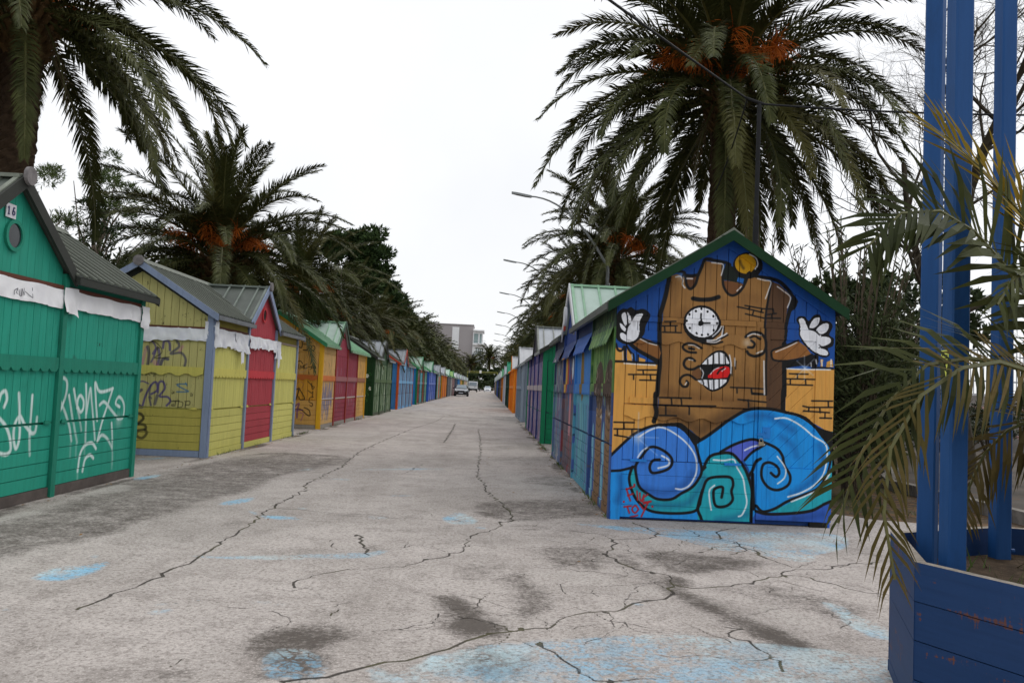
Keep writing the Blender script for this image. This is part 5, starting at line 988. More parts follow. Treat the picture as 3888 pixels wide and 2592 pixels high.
def shrub(name, loc, rad, n, L, W, mat, label, seed, cat='shrub', group=None, lobes=5, sprays=0, up=.3):
    rr = random.Random(seed); root = tag(empty(name, loc), label, cat, group); m = MB(); rx, ry, rz = rad
    for k in range(lobes):
        a = 6.28*k/lobes+rr.random(); leaves(m, (rx*.45*math.cos(a), ry*.45*math.sin(a), rz*rr.uniform(.7,1.3)), (rx*.62, ry*.62, rz*.62), n//lobes, L, W, rr, up)
    st = MB()
    for k in range(10+sprays):
        a = rr.uniform(0,6.28); top = Vector((rx*rr.uniform(.2,.9)*math.cos(a), ry*rr.uniform(.2,.9)*math.sin(a), rz*rr.uniform(1.3,1.9) if k >= sprays else rz*rr.uniform(1.9,2.5))); q = [Vector((.12*math.cos(a), .12*math.sin(a), 0)), top*.5+Vector((0,0,rz*.15)), top]
        st.tube(q, [.03,.018,.006], 4, 0, False)
        if k < sprays:
            for j in range(26):
                t = j/26; p = q[1].lerp(q[2], t); e = Vector((rr.gauss(0,.6), rr.gauss(0,.6), .9)).normalized(); s = e.cross(Vector((rr.gauss(0,1), rr.gauss(0,1), .1))).normalized()*W; m.add([p, p+e*L*.5+s, p+e*L*1.1, p+e*L*.5-s], [(0,1,2,3)])
    m.build('foliage', mat, root, fix=False); st.build('stem', stem_m, root, fix=False); return root
OL = 'oleander shrubs behind the left huts'
for i, (x, y, rx, rz, lab) in enumerate(((-7.9,10.6,1.5,1.9,'oleander between the big left palm trunk and the green hut roof'), (-8.3,15.4,2.0,2.25,'broad oleander above the gap between green and yellow huts'), (-7.7,18.4,1.7,1.95,'oleander rising right behind the yellow hut ridge'), (-8.0,21.5,1.6,1.8,'oleander under the low palm with orange fruit stalks'), (-9.4,19.6,2.1,2.5,'tall oleander left of the low palm with orange fruit stalks'), (-10.6,23.6,2.3,2.6,'tall oleander between the open pine and the low palm'), (-7.8,28.5,1.6,1.9,'oleander behind the ochre hut'), (-7.8,38.5,1.6,1.8,'oleander behind the daisy hut'), (-7.8,48.5,1.6,1.8,'oleander behind the light blue hut'))):
    shrub('oleander', (x, y, 0), (rx, rx*1.1, rz), 11000 if i < 6 else 5000, .15 if i < 6 else .2, .02 if i < 6 else .03, (ole, ole2)[i % 2], lab, 500+i, 'shrub', OL)
OR_ = 'oleander shrubs behind the mural hut'
for i, (x, y, rx, rz, lab) in enumerate(((5.35,12.0,1.0,1.75,'tall oleander touching the right roof corner of the mural hut'), (6.3,14.6,1.4,1.75,'oleander beside the mural hut above the side path'), (5.1,15.0,1.1,1.9,'oleander sprays above the right roof slope of the mural hut'), (8.8,18.2,1.6,1.5,'rounded oleander at the bend of the side path'), (5.6,22.5,1.5,1.9,'oleander under the tall right palm'))):
    shrub('oleander', (x, y, 0), (rx, rx, rz), 9000, .14, .015, (ole2, ole)[i % 2], lab, 540+i, 'shrub', OR_, sprays=14, up=.6)
HG = 'clipped hedge bushes along the side path'
for i, (x, y, r, h) in enumerate(((9.6,20.2,1.2,.8),(11.8,21.8,1.3,.85),(14.2,23.0,1.4,.85),(16.8,23.6,1.4,.9),(13.2,17.6,1.0,.6),(15.4,18.2,1.0,.6))):
    shrub('hedge_bush', (x, y, 0), (r, r*.8, h), 5000, .09, .025, bushm, f'dark low hedge bush seen behind the blue posts, {["first","second","third","fourth","fifth","sixth"][i]} from the mural hut', 580+i, 'hedge', HG)
def broadleaf(x, y, h, cr, label, mat, seed, name='tree', n=9000, L=.22, W=.05, lobes=9, lean=(0,0), tr=.16, cat='tree', group=None, gaps=.75, zs=.5, tuft=7):
    """trunk, limbs that reach into each lobe, and leaf clumps round the limb ends"""
    rr = random.Random(seed); root = tag(empty(name, (x, y, 0)), label, cat, group); st = MB(); m = MB(); fork = h*.42
    st.tube([(0,0,0), (lean[0]*.3, lean[1]*.3, fork*.5), (lean[0]*.6, lean[1]*.6, fork), (lean[0], lean[1], h*.75)], [tr*1.2, tr, tr*.8, tr*.35], 7, 0, False)
    for k in range(lobes):
        a = 2.4*k+rr.uniform(-.3,.3); q = math.sqrt((k+.6)/lobes); e = Vector((lean[0]+cr*q*.8*math.cos(a), lean[1]+cr*q*.8*math.sin(a), h*(1-zs*q*rr.uniform(.4,1.0)))); b = Vector((lean[0]*.7, lean[1]*.7, fork*rr.uniform(.9,1.4)))
        st.tube([b, b.lerp(e, .55)+Vector((0,0,.15*h*rr.uniform(-.2,.5))), e], [tr*.4, tr*.22, tr*.08], 5, 0, False)
        for _ in range(3):
            o = e+Vector((rr.gauss(0,.22*cr), rr.gauss(0,.22*cr), rr.gauss(0,.12*cr))); s = cr*rr.uniform(.16,.32)*gaps; leaves(m, o, (s, s, s*.6), n//(lobes*3), L, W, rr, .5, 0, tuft)
    m.build('crown', mat, root, fix=False); st.build('trunk', plain('tree_bark', (120,108,98), .9, .1, .3, 6), root, fix=False); return root
broadleaf(-13.4, 26.5, 8.3, 1.7, 'open pine with a pale trunk seen between the two left palms', pine_l, 601, 'pine_tree', 9000, .16, .012, 9, (1.0,0), .14, zs=.35)
broadleaf(-12.4, 21.0, 6.0, 2.2, 'dark pine just right of the big left palm trunk', pine_m, 602, 'pine_tree', 9000, .16, .014, 9, (.3,0), .14)
broadleaf(-15.0, 43.0, 10.4, 3.2, 'pine showing behind the low palm with orange fruit stalks', pine_l, 603, 'pine_tree', 8000, .2, .016, 9, (0,0), .18)
broadleaf(-9.9, 56.0, 12.0, 2.3, 'dense dark pine standing out against the sky left of the lane', pine_m, 604, 'pine_tree', 20000, .34, .055, 11, (.4,0), .2, gaps=1.35, zs=.4)
broadleaf(-10.8, 70.0, 10.4, 3.0, 'wide spreading dark pine below the dense one, farther down the lane', pine_m, 605, 'pine_tree', 18000, .36, .06, 12, (1.2,0), .2, gaps=1.1, zs=.5)
for i, (x, y, h, cr) in enumerate(((-13,34,6,3),(-13,62,7,3.5),(-14,84,8,4),(13.6,33,6.4,3.4),(18.5,36,6.8,3.6),(11,60,7,3.5),(-12,105,7.5,4),(11,85,7.5,4))):
    broadleaf(x, y, h, cr, f'dark evergreen tree filling in behind the {"left" if x < 0 else "right"} palms, {["nearest","second","third","nearest","second","third","farthest","farthest"][i]} of its side', ever_m, 620+i, 'evergreen_tree', 6000, .3, .07, 9, group='evergreens behind the palm rows', tuft=6)
for i, (x, y, h, cr) in enumerate(((-9,232,6.4,4.5),(-3.5,236,6.4,4.2),(2.6,236,6.4,4.2),(8.5,232,6.5,5),(13,236,8,5),(-16,236,8,5.5))):
    broadleaf(x, y, h, cr, f'far dark tree closing the end of the lane, {["second","third","fourth","fifth","rightmost","leftmost"][i]} of six', ever_m, 640+i, 'evergreen_tree', 3000, .7, .25, 8, group='trees across the end of the lane', tuft=5, zs=.7)
for i, x in enumerate((-11,-6.5,-2.2,2.2,6.5,11)):
    shrub('hedge_bush', (x, 229+i % 2, 0), (3.0,2.0,1.7), 1800, .6, .22, ever_m, f'dark hedge block across the far end of the lane, {["first","second","third","fourth","fifth","sixth"][i]} from the left', 680+i, 'hedge', 'hedge across the end of the lane')
# bare tree at the upper right
def bare_tree(loc, label, seed):
    rr = random.Random(seed); root = tag(empty('bare_tree', loc), label, 'tree'); tr = MB(); br = MB()
    def grow(p, d, L, r, lv):
        q = [p]; n = 5
        for i in range(n):
            d = (d+Vector((rr.gauss(0,.16), rr.gauss(0,.16), rr.gauss(.02,.12)))).normalized(); p = p+d*L/n; q.append(p)
        (tr if lv == 0 else br).tube(q, [r*(1-.55*i/n) for i in range(n+1)], 7 if lv < 2 else (5 if lv < 3 else 3), 0, False)
        if lv >= 5: return
        k = (5, 6, 6, 6, 5)[lv]
        for j in range(k):
            f = .3+.7*(j+rr.random())/k; i = min(n-1, int(f*n)); b = q[i].lerp(q[i+1], f*n-i); dd = (q[i+1]-q[i]).normalized(); e = (dd+Vector((rr.gauss(0,.75), rr.gauss(0,.75), rr.gauss(.12,.45)))).normalized()
            grow(b, e, L*rr.uniform(.42,.72), r*(1-.5*f)*rr.uniform(.5,.72), lv+1)
    grow(Vector((0,0,0)), Vector((-.02,0,1)), 6.4, .2, 0)
    bk = plain('bare_bark', (66,60,50), .9, .1, .35, 6); tr.build('trunk', bk, root, fix=False); br.build('branches', bk, root, fix=False); return root
bare_tree((9.3, 15.8, 0), 'leafless tree with fine twigs behind the blue posts', 9)

# ------------------------------------------------------------------ blue planter with posts and a young palm
RIM = .70
V0 = [Vector((1.82, 3.47, 0))]; ang = 70.1
for k in range(7): V0.append(V0[-1]+Vector((math.cos(R(ang)), math.sin(R(ang)), 0))*.85); ang -= 45
PC = sum(V0, Vector())/8
pl_blue = paint((24,58,104), .3, (104,64,44), 'planter_paint', k=1.0, grain=(2.2,2.2,40), chips=(.3,.3,1.5)); post_blue = paint((28,78,136), .03, (60,80,110), 'post_paint', k=1.0); raw_wood = plain('raw_weathered_wood', (150,142,132), .9, .1, .3, 20)
planter = tag(empty('planter', (PC.x, PC.y, 0)), 'octagonal blue plank planter with peeling paint at the right edge', 'planter')
for k in range(8):
    a, b_ = V0[k]-PC, V0[(k+1) % 8]-PC; ia, ib = a*(1-.05/a.length), b_*(1-.05/b_.length)
    for j in range(5):
        z0 = max(.0, RIM-.16*(j+1)); z1 = RIM-.16*j-(.004 if j else 0); j_ = random.uniform(-.003,.003); m = MB(); o = (a+b_).normalized()*j_
        q = [a+o, b_+o, ib+o, ia+o]; m.add([(p.x, p.y, z) for z in (z0, z1) for p in q], [(0,1,2,3),(0,4,5,1),(1,5,6,2),(2,6,7,3),(3,7,4,0)], 0); m.add([(p.x, p.y, z1) for p in q], [(3,2,1,0)], 1 if j == 0 else 0)
        m.build('board', [pl_blue, raw_wood], planter)
soil_m = plain('planter_soil', (70,58,46), .95, .1, .4, 12, 1, 0, .03)
m = MB(); m.add([(p.x*.94, p.y*.94, .56) for p in [v-PC for v in V0]], [tuple(range(7,-1,-1))]); m.build('soil', soil_m, planter)
for k, lab in ((0, 'front blue wooden post with a yellow sticker, standing in the planter'), (1, 'left blue wooden post in the planter, nearest the mural hut'), (2, 'right blue wooden post at the far corner of the planter')):
    d = (V0[k]-PC).normalized(); p = Vector(((2.04,3.58,0),(2.262,4.2,0),(2.775,4.42,0))[k]); rz = math.atan2(d.y, d.x); m = MB(); e = .042; c_ = .008; H_ = 3.75
    prof = [(-e+c_,-e),(e-c_,-e),(e,-e+c_),(e,e-c_),(e-c_,e),(-e+c_,e),(-e,e-c_),(-e,-e+c_)]; m.prism([(x, y, .3) for x, y in prof], (0,0,H_-.3))
    r_ = tag(empty('wooden_post', (p.x, p.y, 0), rz), lab, 'post', 'blue posts of the planter'); m.build('shaft', post_blue, r_)
    m = MB(); m.box((-.02,-e-.03,.52), (.02,-e+.004,.56)); m.disc((0,-e-.03,.60), (0,1,0), .012, .02, 8); m.build('bolt', post_blue, r_)
    if k == 0:
        t = Mat('sticker_print', .5, .4); o = t.sep(t.P()); cc = t.mix(t.step(t.noise(160, 2), .55, .6, 0, .7), lin((206,210,90), 1.1), lin((60,66,40), 1)); sm2 = t.out(cc)
        m = MB(); m.box((e, -.035, 1.48), (e+.0015, .02, 1.60)); s_ = m.build('sticker', plain('sticker_yellow', (200,206,92), .5, .4, .08, 9, 1.2), r_)
        m = MB(); m.prism([(e+.002, .012, 1.50), (e+.002, -.02, 1.525), (e+.002, -.004, 1.548)], (.0008,0,0)); m.prism([(e+.002, -.004, 1.548), (e+.002, -.028, 1.535), (e+.002, -.012, 1.51)], (.0008,0,0))
        for z in (1.562, 1.575, 1.588): m.box((e+.002, -.03, z), (e+.0028, .014, z+.004))
        m.build('print', plain('sticker_ink', (50,54,40), .6, .2), s_)
yp = tag(empty('young_palm', (PC.x, PC.y, .56)), 'young palm drooping its long fronds over the blue planter', 'palm')
YPo = Vector((PC.x, PC.y, .56))
F1 = [(2.848, 3.6, 1.282), (2.411, 3.4, 1.473), (2.131, 3.25, 1.529), (1.86, 3.1, 1.542), (1.667, 3.0, 1.524), (1.54, 2.95, 1.486), (1.471, 2.92, 1.451), (1.404, 2.9, 1.336), (1.352, 2.9, 1.234), (1.298, 2.92, 1.105), (1.276, 2.93, 1.045), (1.267, 2.95, 0.923)]
F2 = [(2.43, 3.3, 1.438), (1.913, 3.05, 1.53), (1.631, 2.9, 1.482), (1.467, 2.85, 1.352), (1.384, 2.83, 1.185), (1.353, 2.82, 1.054), (1.376, 2.82, 0.934), (1.409, 2.83, 0.826), (1.42, 2.84, 0.756)]
F3 = [(2.693, 3.5, 1.262), (2.426, 3.45, 1.64), (2.184, 3.4, 1.9), (2.04, 3.35, 2.032), (1.915, 3.3, 2.099), (1.842, 3.28, 2.129), (1.762, 3.25, 2.14), (1.679, 3.22, 2.135), (1.596, 3.2, 2.105), (1.519, 3.2, 2.047), (1.462, 3.2, 1.96)]
F4 = [(2.807, 3.5, 1.267), (2.538, 3.45, 1.775), (2.35, 3.4, 2.001), (2.222, 3.4, 2.161), (2.105, 3.4, 2.294), (1.982, 3.4, 2.407), (1.877, 3.4, 2.496)]
F5 = [(2.96, 3.5, 1.273), (2.614, 3.4, 1.701), (2.355, 3.3, 1.86), (2.143, 3.2, 1.907), (1.974, 3.1, 1.851), (1.894, 3.05, 1.742)]
F6 = [(3.165, 4.0, 1.232), (2.975, 4.1, 1.457), (2.817, 4.2, 1.562), (2.651, 4.3, 1.533), (2.496, 4.35, 1.365), (2.434, 4.4, 1.128)]
F7 = [(3.086, 3.9, 1.235), (2.716, 3.8, 1.326), (2.477, 3.75, 1.317), (2.285, 3.7, 1.213), (2.188, 3.7, 1.053), (2.173, 3.72, 0.835)]
young = leafmat('young_palm_leaf', (46,53,22), (78,82,38), .55, .15); young_y = leafmat('yellow_palm_leaf', (112,98,24), (150,124,40), .6, .12); young_d = leafmat('dry_tip_leaf', (74,68,34), (108,92,56), .7, .1)
def yfrond(path, nl, ll, wl, seed, mat, hang, fwd, vee, prof=None, curl=0, twist=1.15):
    me = frond_mesh([Vector(p)-YPo for p in path], nl, ll, wl, seed, mat, fwd, vee, hang, .011, .16, 'frond', curl=curl, prof=prof, twist=twist); link('frond', me, yp)
yfrond([(2.93,3.51,.62),(2.88,3.52,1.0)]+F1, 50, .35, .034, 1, young, .3, .75, .25, lambda t: .55+.6*math.sin(math.pi*min(1, t*.9+.1)))
yfrond([(2.93,3.51,.62),(2.8,3.4,1.05)]+F2, 50, .30, .026, 2, young_d, .45, .9, .15, lambda t: .6+.5*math.sin(math.pi*t))
yfrond([(2.93,3.51,.62),(2.85,3.52,.95)]+F3, 70, .44, .036, 3, young, .22, .8, .5, lambda t: .5+.6*math.sin(math.pi*min(1, t*.95+.05)))
yfrond([(2.93,3.51,.62)]+F4, 66, .40, .04, 4, young_y, .0, 2.0, .4, lambda t: .6+.5*math.sin(math.pi*min(1, t*.8+.2)))
yfrond([(2.95,3.5,.62)]+F5, 50, .40, .034, 5, young, .5, .8, .3)
yfrond([(2.97,3.55,.62)]+F7, 50, .38, .03, 7, young_d, .6, .9, .2)
for i, (e0, bd, a) in enumerate(((70,40,-.4),(62,60,.6),(76,40,1.5))):
    me = frond_mesh(arc(R(e0), R(bd), 1.7+.1*i), 56, .42, .026, 20+i, young, .8, .3, .35, .012, .16); link('frond', me, yp, (0,0,.05), (0,0,a))
m = MB(); m.tube([(0,0,-.1),(0,0,.25),(.02,0,.5)], [.13,.12,.06], 10); m.build('stem', boot_m, yp)
weed = leafmat('weed_leaf', (70,90,36), (104,124,58), .6, .3)
m = MB(); rr = random.Random(77)
for i in range(260):
    x, y = PC.x+rr.uniform(-.9,.9), PC.y+rr.uniform(-.9,.9); b = Vector((x, y, .555)); e = Vector((rr.gauss(0,.5), rr.gauss(0,.5), 1)).normalized(); l = rr.uniform(.05,.16); s = Vector((rr.gauss(0,1), rr.gauss(0,1), 0)).normalized()*.006
    if (Vector((x,y,0))-PC).length < .9: m.add([b-s, b+s, b+e*l], [(0,1,2)])
tag(m.build('planter_weeds', weed, fix=False), 'small green weeds sprouting from the soil of the blue planter', 'weeds', None, 'stuff')

# ------------------------------------------------------------------ lamps, pole and cables
lampm = plain('lamp_metal', (120,124,124), .5, .5, .15, 5); polem = plain('dark_pole_metal', (34,35,37), .7, .2, .15, 6)
m = MB(); m.tube([(0,0,0),(0,0,1.0),(0,0,5.9)], [.09,.08,.06], 10); LP = m.mesh('pole', lampm)
m = MB(); m.tube([(-3.5*math.sin(u)*1.0, 0, 5.9+2.55*(1-math.cos(u))/1.0) if False else (-3.0*t, 0, 5.9+2.5*(1-(1-t)**2.1)) for t in [i/12 for i in range(13)]], [.05-.0018*i for i in range(13)], 7); LA = m.mesh('arm', lampm)
m = MB(); hp = [(-2.92,.06,8.38),(-3.15,.11,8.41),(-3.45,.11,8.46),(-3.66,.04,8.49)]
m.add([(x, s*w, z+dz) for x, w, z in hp for s, dz in ((-1,-.03),(1,-.03),(.7,.05),(-.7,.05))], [(4*i+j, 4*i+(j+1)%4, 4*(i+1)+(j+1)%4, 4*(i+1)+j) for i in range(3) for j in range(4)]+[(3,2,1,0),(12,13,14,15)]); LH = m.mesh('lamp_head', lampm)
for i in range(8):
    r_ = tag(empty('street_lamp', (4.2, 30.2+16.2*i, 0)), f'street lamp with a curved arm over the lane, {["nearest","second","third","fourth","fifth","sixth","seventh","farthest"][i]} of the row', 'street lamp', 'street lamps arching over the lane from the right')
    for nm, me in (('pole',LP),('arm',LA),('lamp_head',LH)): link(nm, me, r_)
r_ = tag(empty('utility_pole', (4.02,12.6,0)), 'slim dark metal pole carrying cables behind the mural hut', 'pole'); m = MB()
m.tube([(0,0,0),(0,0,4.15),(0,0,4.2)], [.045,.045,.036], 12); m.build('lower_tube', polem, r_); m = MB(); m.tube([(0,0,4.2),(0,0,5.95)], .034, 12); m.tube([(-.24,-.06,5.99),(.06,0,5.93)], .026, 8); m.build('upper_tube', polem, r_)
def cable(name, p, q, sag, r, label):
    p, q = Vector(p), Vector(q); m = MB(); m.tube([p.lerp(q, t)-p-Vector((0,0,sag*4*t*(1-t))) for t in [i/20 for i in range(21)]], r, 6); return tag(m.build(name, polem, loc=p), label, 'cable', 'overhead cables')
cable('cable', (3.78,12.55,6.0), (-2.5,3.6,5.1), .03, .016, 'thick black cable running up to the left across the tall right palm')
cable('cable', (3.8,12.5,5.98), (4.4,16.6,5.4), .1, .012, 'thin cable dropping from the pole into the palm crown')
cable('cable', (4.05,12.6,5.93), (11.5,12.2,6.1), .12, .016, 'black cable running right from the pole towards the bare tree')

# ------------------------------------------------------------------ vehicles
tyre_m = plain('tyre', (26,26,28), .8, .2, .2, 20); rim_m = plain('wheel_rim', (150,152,156), .35, .5, .15, 20, 1, .6); wind_m = plain('windscreen', (120,134,144), .08, .6, .1, 2); black_t = plain('black_trim', (22,22,24), .5, .4); light_m = plain('headlight', (220,224,228), .15, .6, .05, 9); platem = plain('number_plate', (206,210,220), .4, .4, .05, 30)
def car(x, y, label, body, hood, wid=1.78, length=4.5, hgt=1.45, lower=None):
    root = tag(empty('car', (x, y, 0)), label, 'car'); hw = wid/2
    # y runs backwards from the nose at 0; sections: (y, half width low, half width top, z low, z top)
    def loft(secs, mat, nm, m_top=None):
        m = MB(); n = len(secs); v = []
        for yy, w0, w1, z0, z1 in secs: v += [(-w0*.94,yy,z0),(-w0,yy,z0+(z1-z0)*.35),(-w1,yy,z1-(z1-z0)*.12),(-w1*.9,yy,z1),(w1*.9,yy,z1),(w1,yy,z1-(z1-z0)*.12),(w0,yy,z0+(z1-z0)*.35),(w0*.94,yy,z0)]
        f = [(8*i+j, 8*i+j+1, 8*i+j+9, 8*i+j+8) for i in range(n-1) for j in range(7)]+[(8*i+7, 8*i, 8*i+8, 8*i+15) for i in range(n-1)]+[tuple(range(8)), tuple(8*(n-1)+j for j in range(7,-1,-1))]
        m.add(v, f); return m.build(nm, mat, root, smooth=False)
    loft([(0,hw*.86,hw*.84,.2,.62),(.12,hw*.98,hw*.93,.18,.74),(.9,hw,hw*.95,.18,.86),(1.25,hw,hw*.95,.18,.93),(length-.9,hw,hw*.95,.18,.95),(length-.1,hw*.97,hw*.92,.22,.92),(length,hw*.9,hw*.86,.3,.8)], body, 'body')
    m = MB(); m.add([(-hw*.84,.1,.735),(hw*.84,.1,.735),(hw*.9,.9,.862),(hw*.88,1.2,.935),(-hw*.88,1.2,.935),(-hw*.9,.9,.862)], [(0,1,2,5),(5,2,3,4)]); m.v = [(a, b, c+.006) for a, b, c in m.v]; m.build('bonnet', hood, root)
    loft([(1.15,hw*.86,hw*.84,.92,.96),(1.95,hw*.9,hw*.70,.92,hgt-.03),(2.5,hw*.9,hw*.70,.92,hgt),(length-.9,hw*.88,hw*.68,.92,hgt-.04),(length-.25,hw*.84,hw*.76,.92,1.02)], body, 'cabin')
    m = MB(); m.add([(-hw*.76,1.17,.985),(hw*.76,1.17,.985),(hw*.60,1.92,hgt-.06),(-hw*.60,1.92,hgt-.06)], [(0,1,2,3)]); m.v = [(a, b-.012, c+.014) for a, b, c in m.v]; m.build('windscreen', wind_m, root)
    for s in (-1, 1):
        m = MB(); m.add([(s*hw*.865,1.5,1.0),(s*hw*.885,length-.95,1.0),(s*hw*.72,length-1.15,hgt-.09),(s*hw*.72,2.05,hgt-.09)], [(0,1,2,3)]); m.v = [(a+s*.014, b, c) for a, b, c in m.v]; m.build('side_window', wind_m, root)
        m = MB(); m.prism([(s*hw*.5,-.006,.58),(s*hw*.84,.05,.60),(s*hw*.86,.10,.70),(s*hw*.52,.03,.67)], (0,-.02,0)); m.build('headlight', light_m, root)
        m = MB(); m.box((s*(hw+.01),1.4,.96), (s*(hw+.17),1.5,1.08)); m.build('wing_mirror', body, root)
        for yy in (.85, length-.85):
            m = MB(); m.disc((s*(hw-.1), yy, .31), (1,0,0), .31, .2, 20); w_ = m.build('wheel', tyre_m, root); m = MB(); m.disc((s*(hw+.003), yy, .31), (1,0,0), .2, .012, 14); m.build('rim', rim_m, w_)
    m = MB(); m.box((-hw*.42,-.012,.42), (hw*.42,.05,.62)); m.build('grille', black_t, root); m = MB(); m.box((-.26,-.03,.36), (.26,-.013,.47)); m.build('number_plate', platem, root); m = MB(); m.box((-hw*.9,-.02,.2), (hw*.9,.2,.34)); m.build('bumper', lower or body, root)
black_p = plain('black_car_paint', (26,28,32), .12, .6, .1, 2); sky_refl_p = plain('bonnet_sky_reflection', (186,190,196), .2, .6, .05, 2); white_p = plain('white_car_paint', (214,218,222), .25, .5, .05, 2)  # pale bonnet colour is the sky's reflection painted onto a black car
car(-3.3, 103, 'dark car with a pale sky-reflecting bonnet parked facing the camera on the left', black_p, sky_refl_p, lower=black_t)
car(-.05, 208, 'white car driving down the middle of the lane', white_p, white_p)
tk = tag(empty('truck', (-3.35,186,0)), 'white flat-fronted truck behind the dark car', 'truck'); m = MB()
m.prism([(-1.0,0,.55),(-1.0,0,1.35),(-1.0,.28,2.3),(-1.0,1.7,2.36),(-1.0,1.7,.55)], (2.0,0,0)); m.build('cab', white_p, tk)
m = MB(); m.add([(-.88,-.005,1.38),(.88,-.005,1.38),(.84,.25,2.2),(-.84,.25,2.2)], [(0,1,2,3)]); m.v = [(a, b-.02, c) for a, b, c in m.v]; m.build('windscreen', wind_m, tk)
m = MB(); m.box((-1.0,-.08,.4), (1.0,.06,.75)); m.build('bumper', black_t, tk); m = MB(); m.box((-1.05,1.8,.8), (1.05,5.2,2.1)); m.build('cargo_bed', plain('truck_bed', (150,152,150), .6, .3), tk)
for s in (-1, 1):
    m = MB(); m.box((s*.6,-.02,.8), (s*.9,.01,.98)); m.build('headlight', light_m, tk); m = MB(); m.box((s*1.02,.1,1.4), (s*1.2,.16,1.85)); m.build('wing_mirror', black_t, tk)
    for yy in (.75, 4.2): m = MB(); m.disc((s*.88,yy,.42), (1,0,0), .42, .24, 18); m.build('wheel', tyre_m, tk)
m = MB(); m.prism([(.3,-.012,1.1),(.42,-.012,1.1),(.62,-.012,1.28),(.5,-.012,1.28)], (0,.008,0)); m.build('door_flash', black_t, tk)

# ------------------------------------------------------------------ end of the lane
gate = tag(empty('height_barrier', (-1.4,196,0)), 'greenish height-limit beam across the far end of the lane with a small white sign', 'barrier'); gm = plain('olive_yellow_metal', (140,140,70), .6, .3)
m = MB(); m.bar((-3.6,0,4.75), (3.6,0,4.75), .12, .16); m.build('beam', gm, gate); m = MB(); m.bar((-3.6,0,4.45), (3.6,0,4.45), .06, .06); m.build('beam', gm, gate)
for s in (-1, 1): m = MB(); m.box((s*3.55-.08,-.08,0), (s*3.55+.08,.08,4.8)); m.build('post', gm, gate)
m = MB(); m.box((-.75,-.12,4.4), (-.25,-.09,5.1)); m.build('sign', plain('white_sign', (224,224,222), .5, .3, .03, 5), gate)
t = Mat('grey_cladding', .8, .2); o = t.sep(t.P()); br = t.n('ShaderNodeTexBrick'); t.l(t.scaled((.7,.7,1.0)), br.inputs['Vector']); br.inputs['Scale'].default_value = 1; br.inputs['Color1'].default_value = lin((178,174,175),1); br.inputs['Color2'].default_value = lin((186,181,182),1); br.inputs['Mortar'].default_value = lin((160,155,156),1); br.inputs['Mortar Size'].default_value = .02
clad = t.out(t.mix(t.math('MULTIPLY', t.noise(.2, 4), .3), br.outputs[0], lin((168,163,164),1))); bwhite = plain('white_render', (226,228,230), .7, .2, .04, .3); bglass = plain('building_glass', (120,140,140), .1, .6, .2, .4); brail = plain('balcony_rail', (180,186,190), .5, .4)
bd = tag(empty('apartment_block', (-6,290,0)), 'grey clad apartment block with a white balcony wing at the end of the lane', 'building'); m = MB(); m.box((-30,0,0), (0,14,22.3)); m.build('wall', clad, bd)
m = MB(); m.box((-7.3,-.25,13.8), (-4.9,-.01,21.6)); m.build('white_panel', bwhite, bd); m = MB(); m.box((-30.2,-.2,22.3), (.2,14.2,22.7)); m.build('roof_edge', plain('roof_edge', (150,146,148), .7, .2), bd)
m = MB(); m.box((-24,3,22.7), (-20,8,25)); m.build('stair_box', bwhite, bd); m = MB(); m.box((.01,-2.0,0), (3.9,13,15.6)); m.build('white_wing', bwhite, bd); m = MB(); m.box((.01,-1.0,15.9), (3.4,12,20.4)); m.build('white_wing', bwhite, bd)
m = MB(); m.box((.01,-3.4,15.5), (4.5,13.4,15.95)); m.build('balcony_slab', bwhite, bd); m = MB(); m.box((.01,-2.2,20.4), (3.9,12.4,20.8)); m.build('roof_edge', bwhite, bd)
for z, z2 in ((16.3,19.6),):
    for x0, x1 in ((.3,1.9),(2.3,3.1)):
        m = MB(); m.box((x0,-1.06,z), (x1,-1.01,z2)); w_ = m.build('window', plain('window_frame', (170,176,178), .5, .3), bd); m = MB(); m.box((x0+.1,-1.1,z+.1), (x1-.1,-1.06,z2-.1)); m.build('pane', bglass, w_)
for z in (4.5, 8.3, 12.1):
    for x0 in (1.2, 1.9, 2.6, 3.3):
        m = MB(); m.box((x0,-2.06,z), (x0+.4,-2.01,z+2.4)); w_ = m.build('window', plain('window_frame', (170,176,178), .5, .3), bd); m = MB(); m.box((x0+.05,-2.1,z+.08), (x0+.35,-2.06,z+2.3)); m.build('pane', bglass, w_)
    m = MB(); m.box((.05,-2.8,z-.5), (1.1,-2.0,z-.3)); m.build('balcony_slab', bwhite, bd); m = MB(); m.box((.05,-2.8,z-.3), (1.1,-2.74,z+.7)); m.build('balcony_rail', brail, bd)
for i in range(14): m = MB(); m.box((.1+i*.32,-3.36,15.95), (.14+i*.32,-3.32,17.1)); m.build('rail_bar', brail, bd)
m = MB(); m.box((.01,-3.38,17.1), (4.5,-3.3,17.18)); m.build('balcony_rail', brail, bd)
for z in (6.5, 10.5, 14.5, 18.5): m = MB(); m.box((-.02,1.5,z), (.06,3.0,z+1.6)); m.build('window', bglass, bd)
tag(plain and MB().box((6,320,0), (26,340,11)).build('far_building', plain('bluish_render', (150,176,196), .7, .2, .05, .3)), 'pale bluish building glimpsed far right of the lane end', 'building')
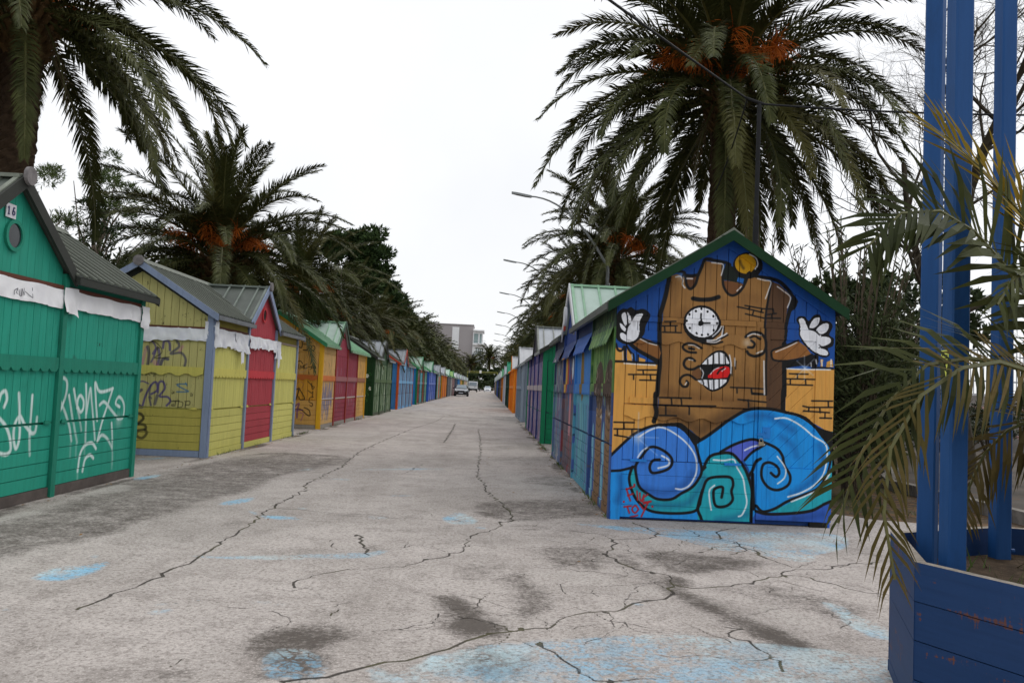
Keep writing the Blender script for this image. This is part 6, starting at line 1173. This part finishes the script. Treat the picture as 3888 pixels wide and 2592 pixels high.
# ------------------------------------------------------------------ stand with railing right of the mural hut
stand = tag(empty('grandstand', (11.5,26,0)), 'grey stepped grandstand with a metal railing glimpsed between the blue posts', 'grandstand'); conc = plain('stand_concrete', (130,126,122), .9, .1, .15, 2); seatm = plain('pink_seat', (176,140,136), .6, .3, .1, 3)
for i in range(4):
    m = MB(); m.box((0,i*.8,0), (16,i*.8+.8-.005,.45+.45*i)); m.build('step', conc, stand); m = MB(); m.box((.2,i*.8+.1,.45+.45*i), (15.8,i*.8+.4,.53+.45*i)); m.build('seat_row', seatm if i % 2 == 0 else plain('pale_seat', (186,186,190), .6, .3), stand)
rail = tag(empty('railing', (11.5,29.3,0)), 'grey bar railing along the top of the grandstand', 'railing'); galv = plain('galvanised_bar', (142,148,154), .5, .4)
for z in (2.35, 3.45): m = MB(); m.bar((0,0,z), (16,0,z), .05, .05); m.build('rail', galv, rail)
m0 = MB().box((-.011,-.011,1.8), (.011,.011,3.44)).mesh('bar', galv)
for i in range(134): link('bar', m0, rail, (i*.12, 0, 0))

# ------------------------------------------------------------------ small things on the ground
rr = random.Random(99); dry = leafmat('dry_leaf', (120,86,48), (160,122,70), .8, .2); m = MB()
for i in range(900):
    if i < 25: x, y = rr.uniform(-4.2,1.2), rr.uniform(4,24)
    elif i < 550: x, y = rr.uniform(3.8,8.5), rr.uniform(9.6,16)
    else: s = rr.random(); x, y = ((-4.45-abs(rr.gauss(0,.08))+.12, rr.uniform(5,40)) if s < .5 else (1.3+rr.gauss(0,.05), rr.uniform(8.9,30)))
    a = rr.uniform(0,6.28); l = rr.uniform(.012,.03); z = .006 if not (x > 3.9 and y > 9.6) else -.012; d = Vector((math.cos(a), math.sin(a), rr.uniform(-.1,.3)))*l; s_ = Vector((-math.sin(a), math.cos(a), 0))*l*.4; p = Vector((x, y, z))
    m.add([p-d, p+s_+Vector((0,0,.006)), p+d, p-s_], [(0,1,2,3)])
tag(m.build('fallen_leaves', dry, fix=False), 'scattered small dry leaves on the asphalt and dirt', 'leaves', None, 'stuff')
m = MB()
for i in range(1500):
    s = rr.random()
    if s < .45: x, y = XR-.02-abs(rr.gauss(0,.03)), rr.uniform(8.95,28)
    elif s < .6: x, y = rr.uniform(3.9,6.4), rr.uniform(10,16)
    else: x, y = XL+.03+abs(rr.gauss(0,.02)), rr.uniform(13.6,39)
    if math.sin(y*3.1)+math.sin(y*1.3+1) < .2: continue
    l = rr.uniform(.02,.09); p = Vector((x, y, 0 if x < 3.9 else -.02)); e = Vector((rr.gauss(0,.5), rr.gauss(0,.5), 1)).normalized(); w = Vector((rr.gauss(0,1), rr.gauss(0,1), 0)).normalized()*.006; m.add([p-w, p+w, p+e*l], [(0,1,2)])
tag(m.build('grass_tufts', weed, fix=False), 'thin grass and moss along the foot of the huts', 'grass', None, 'stuff')
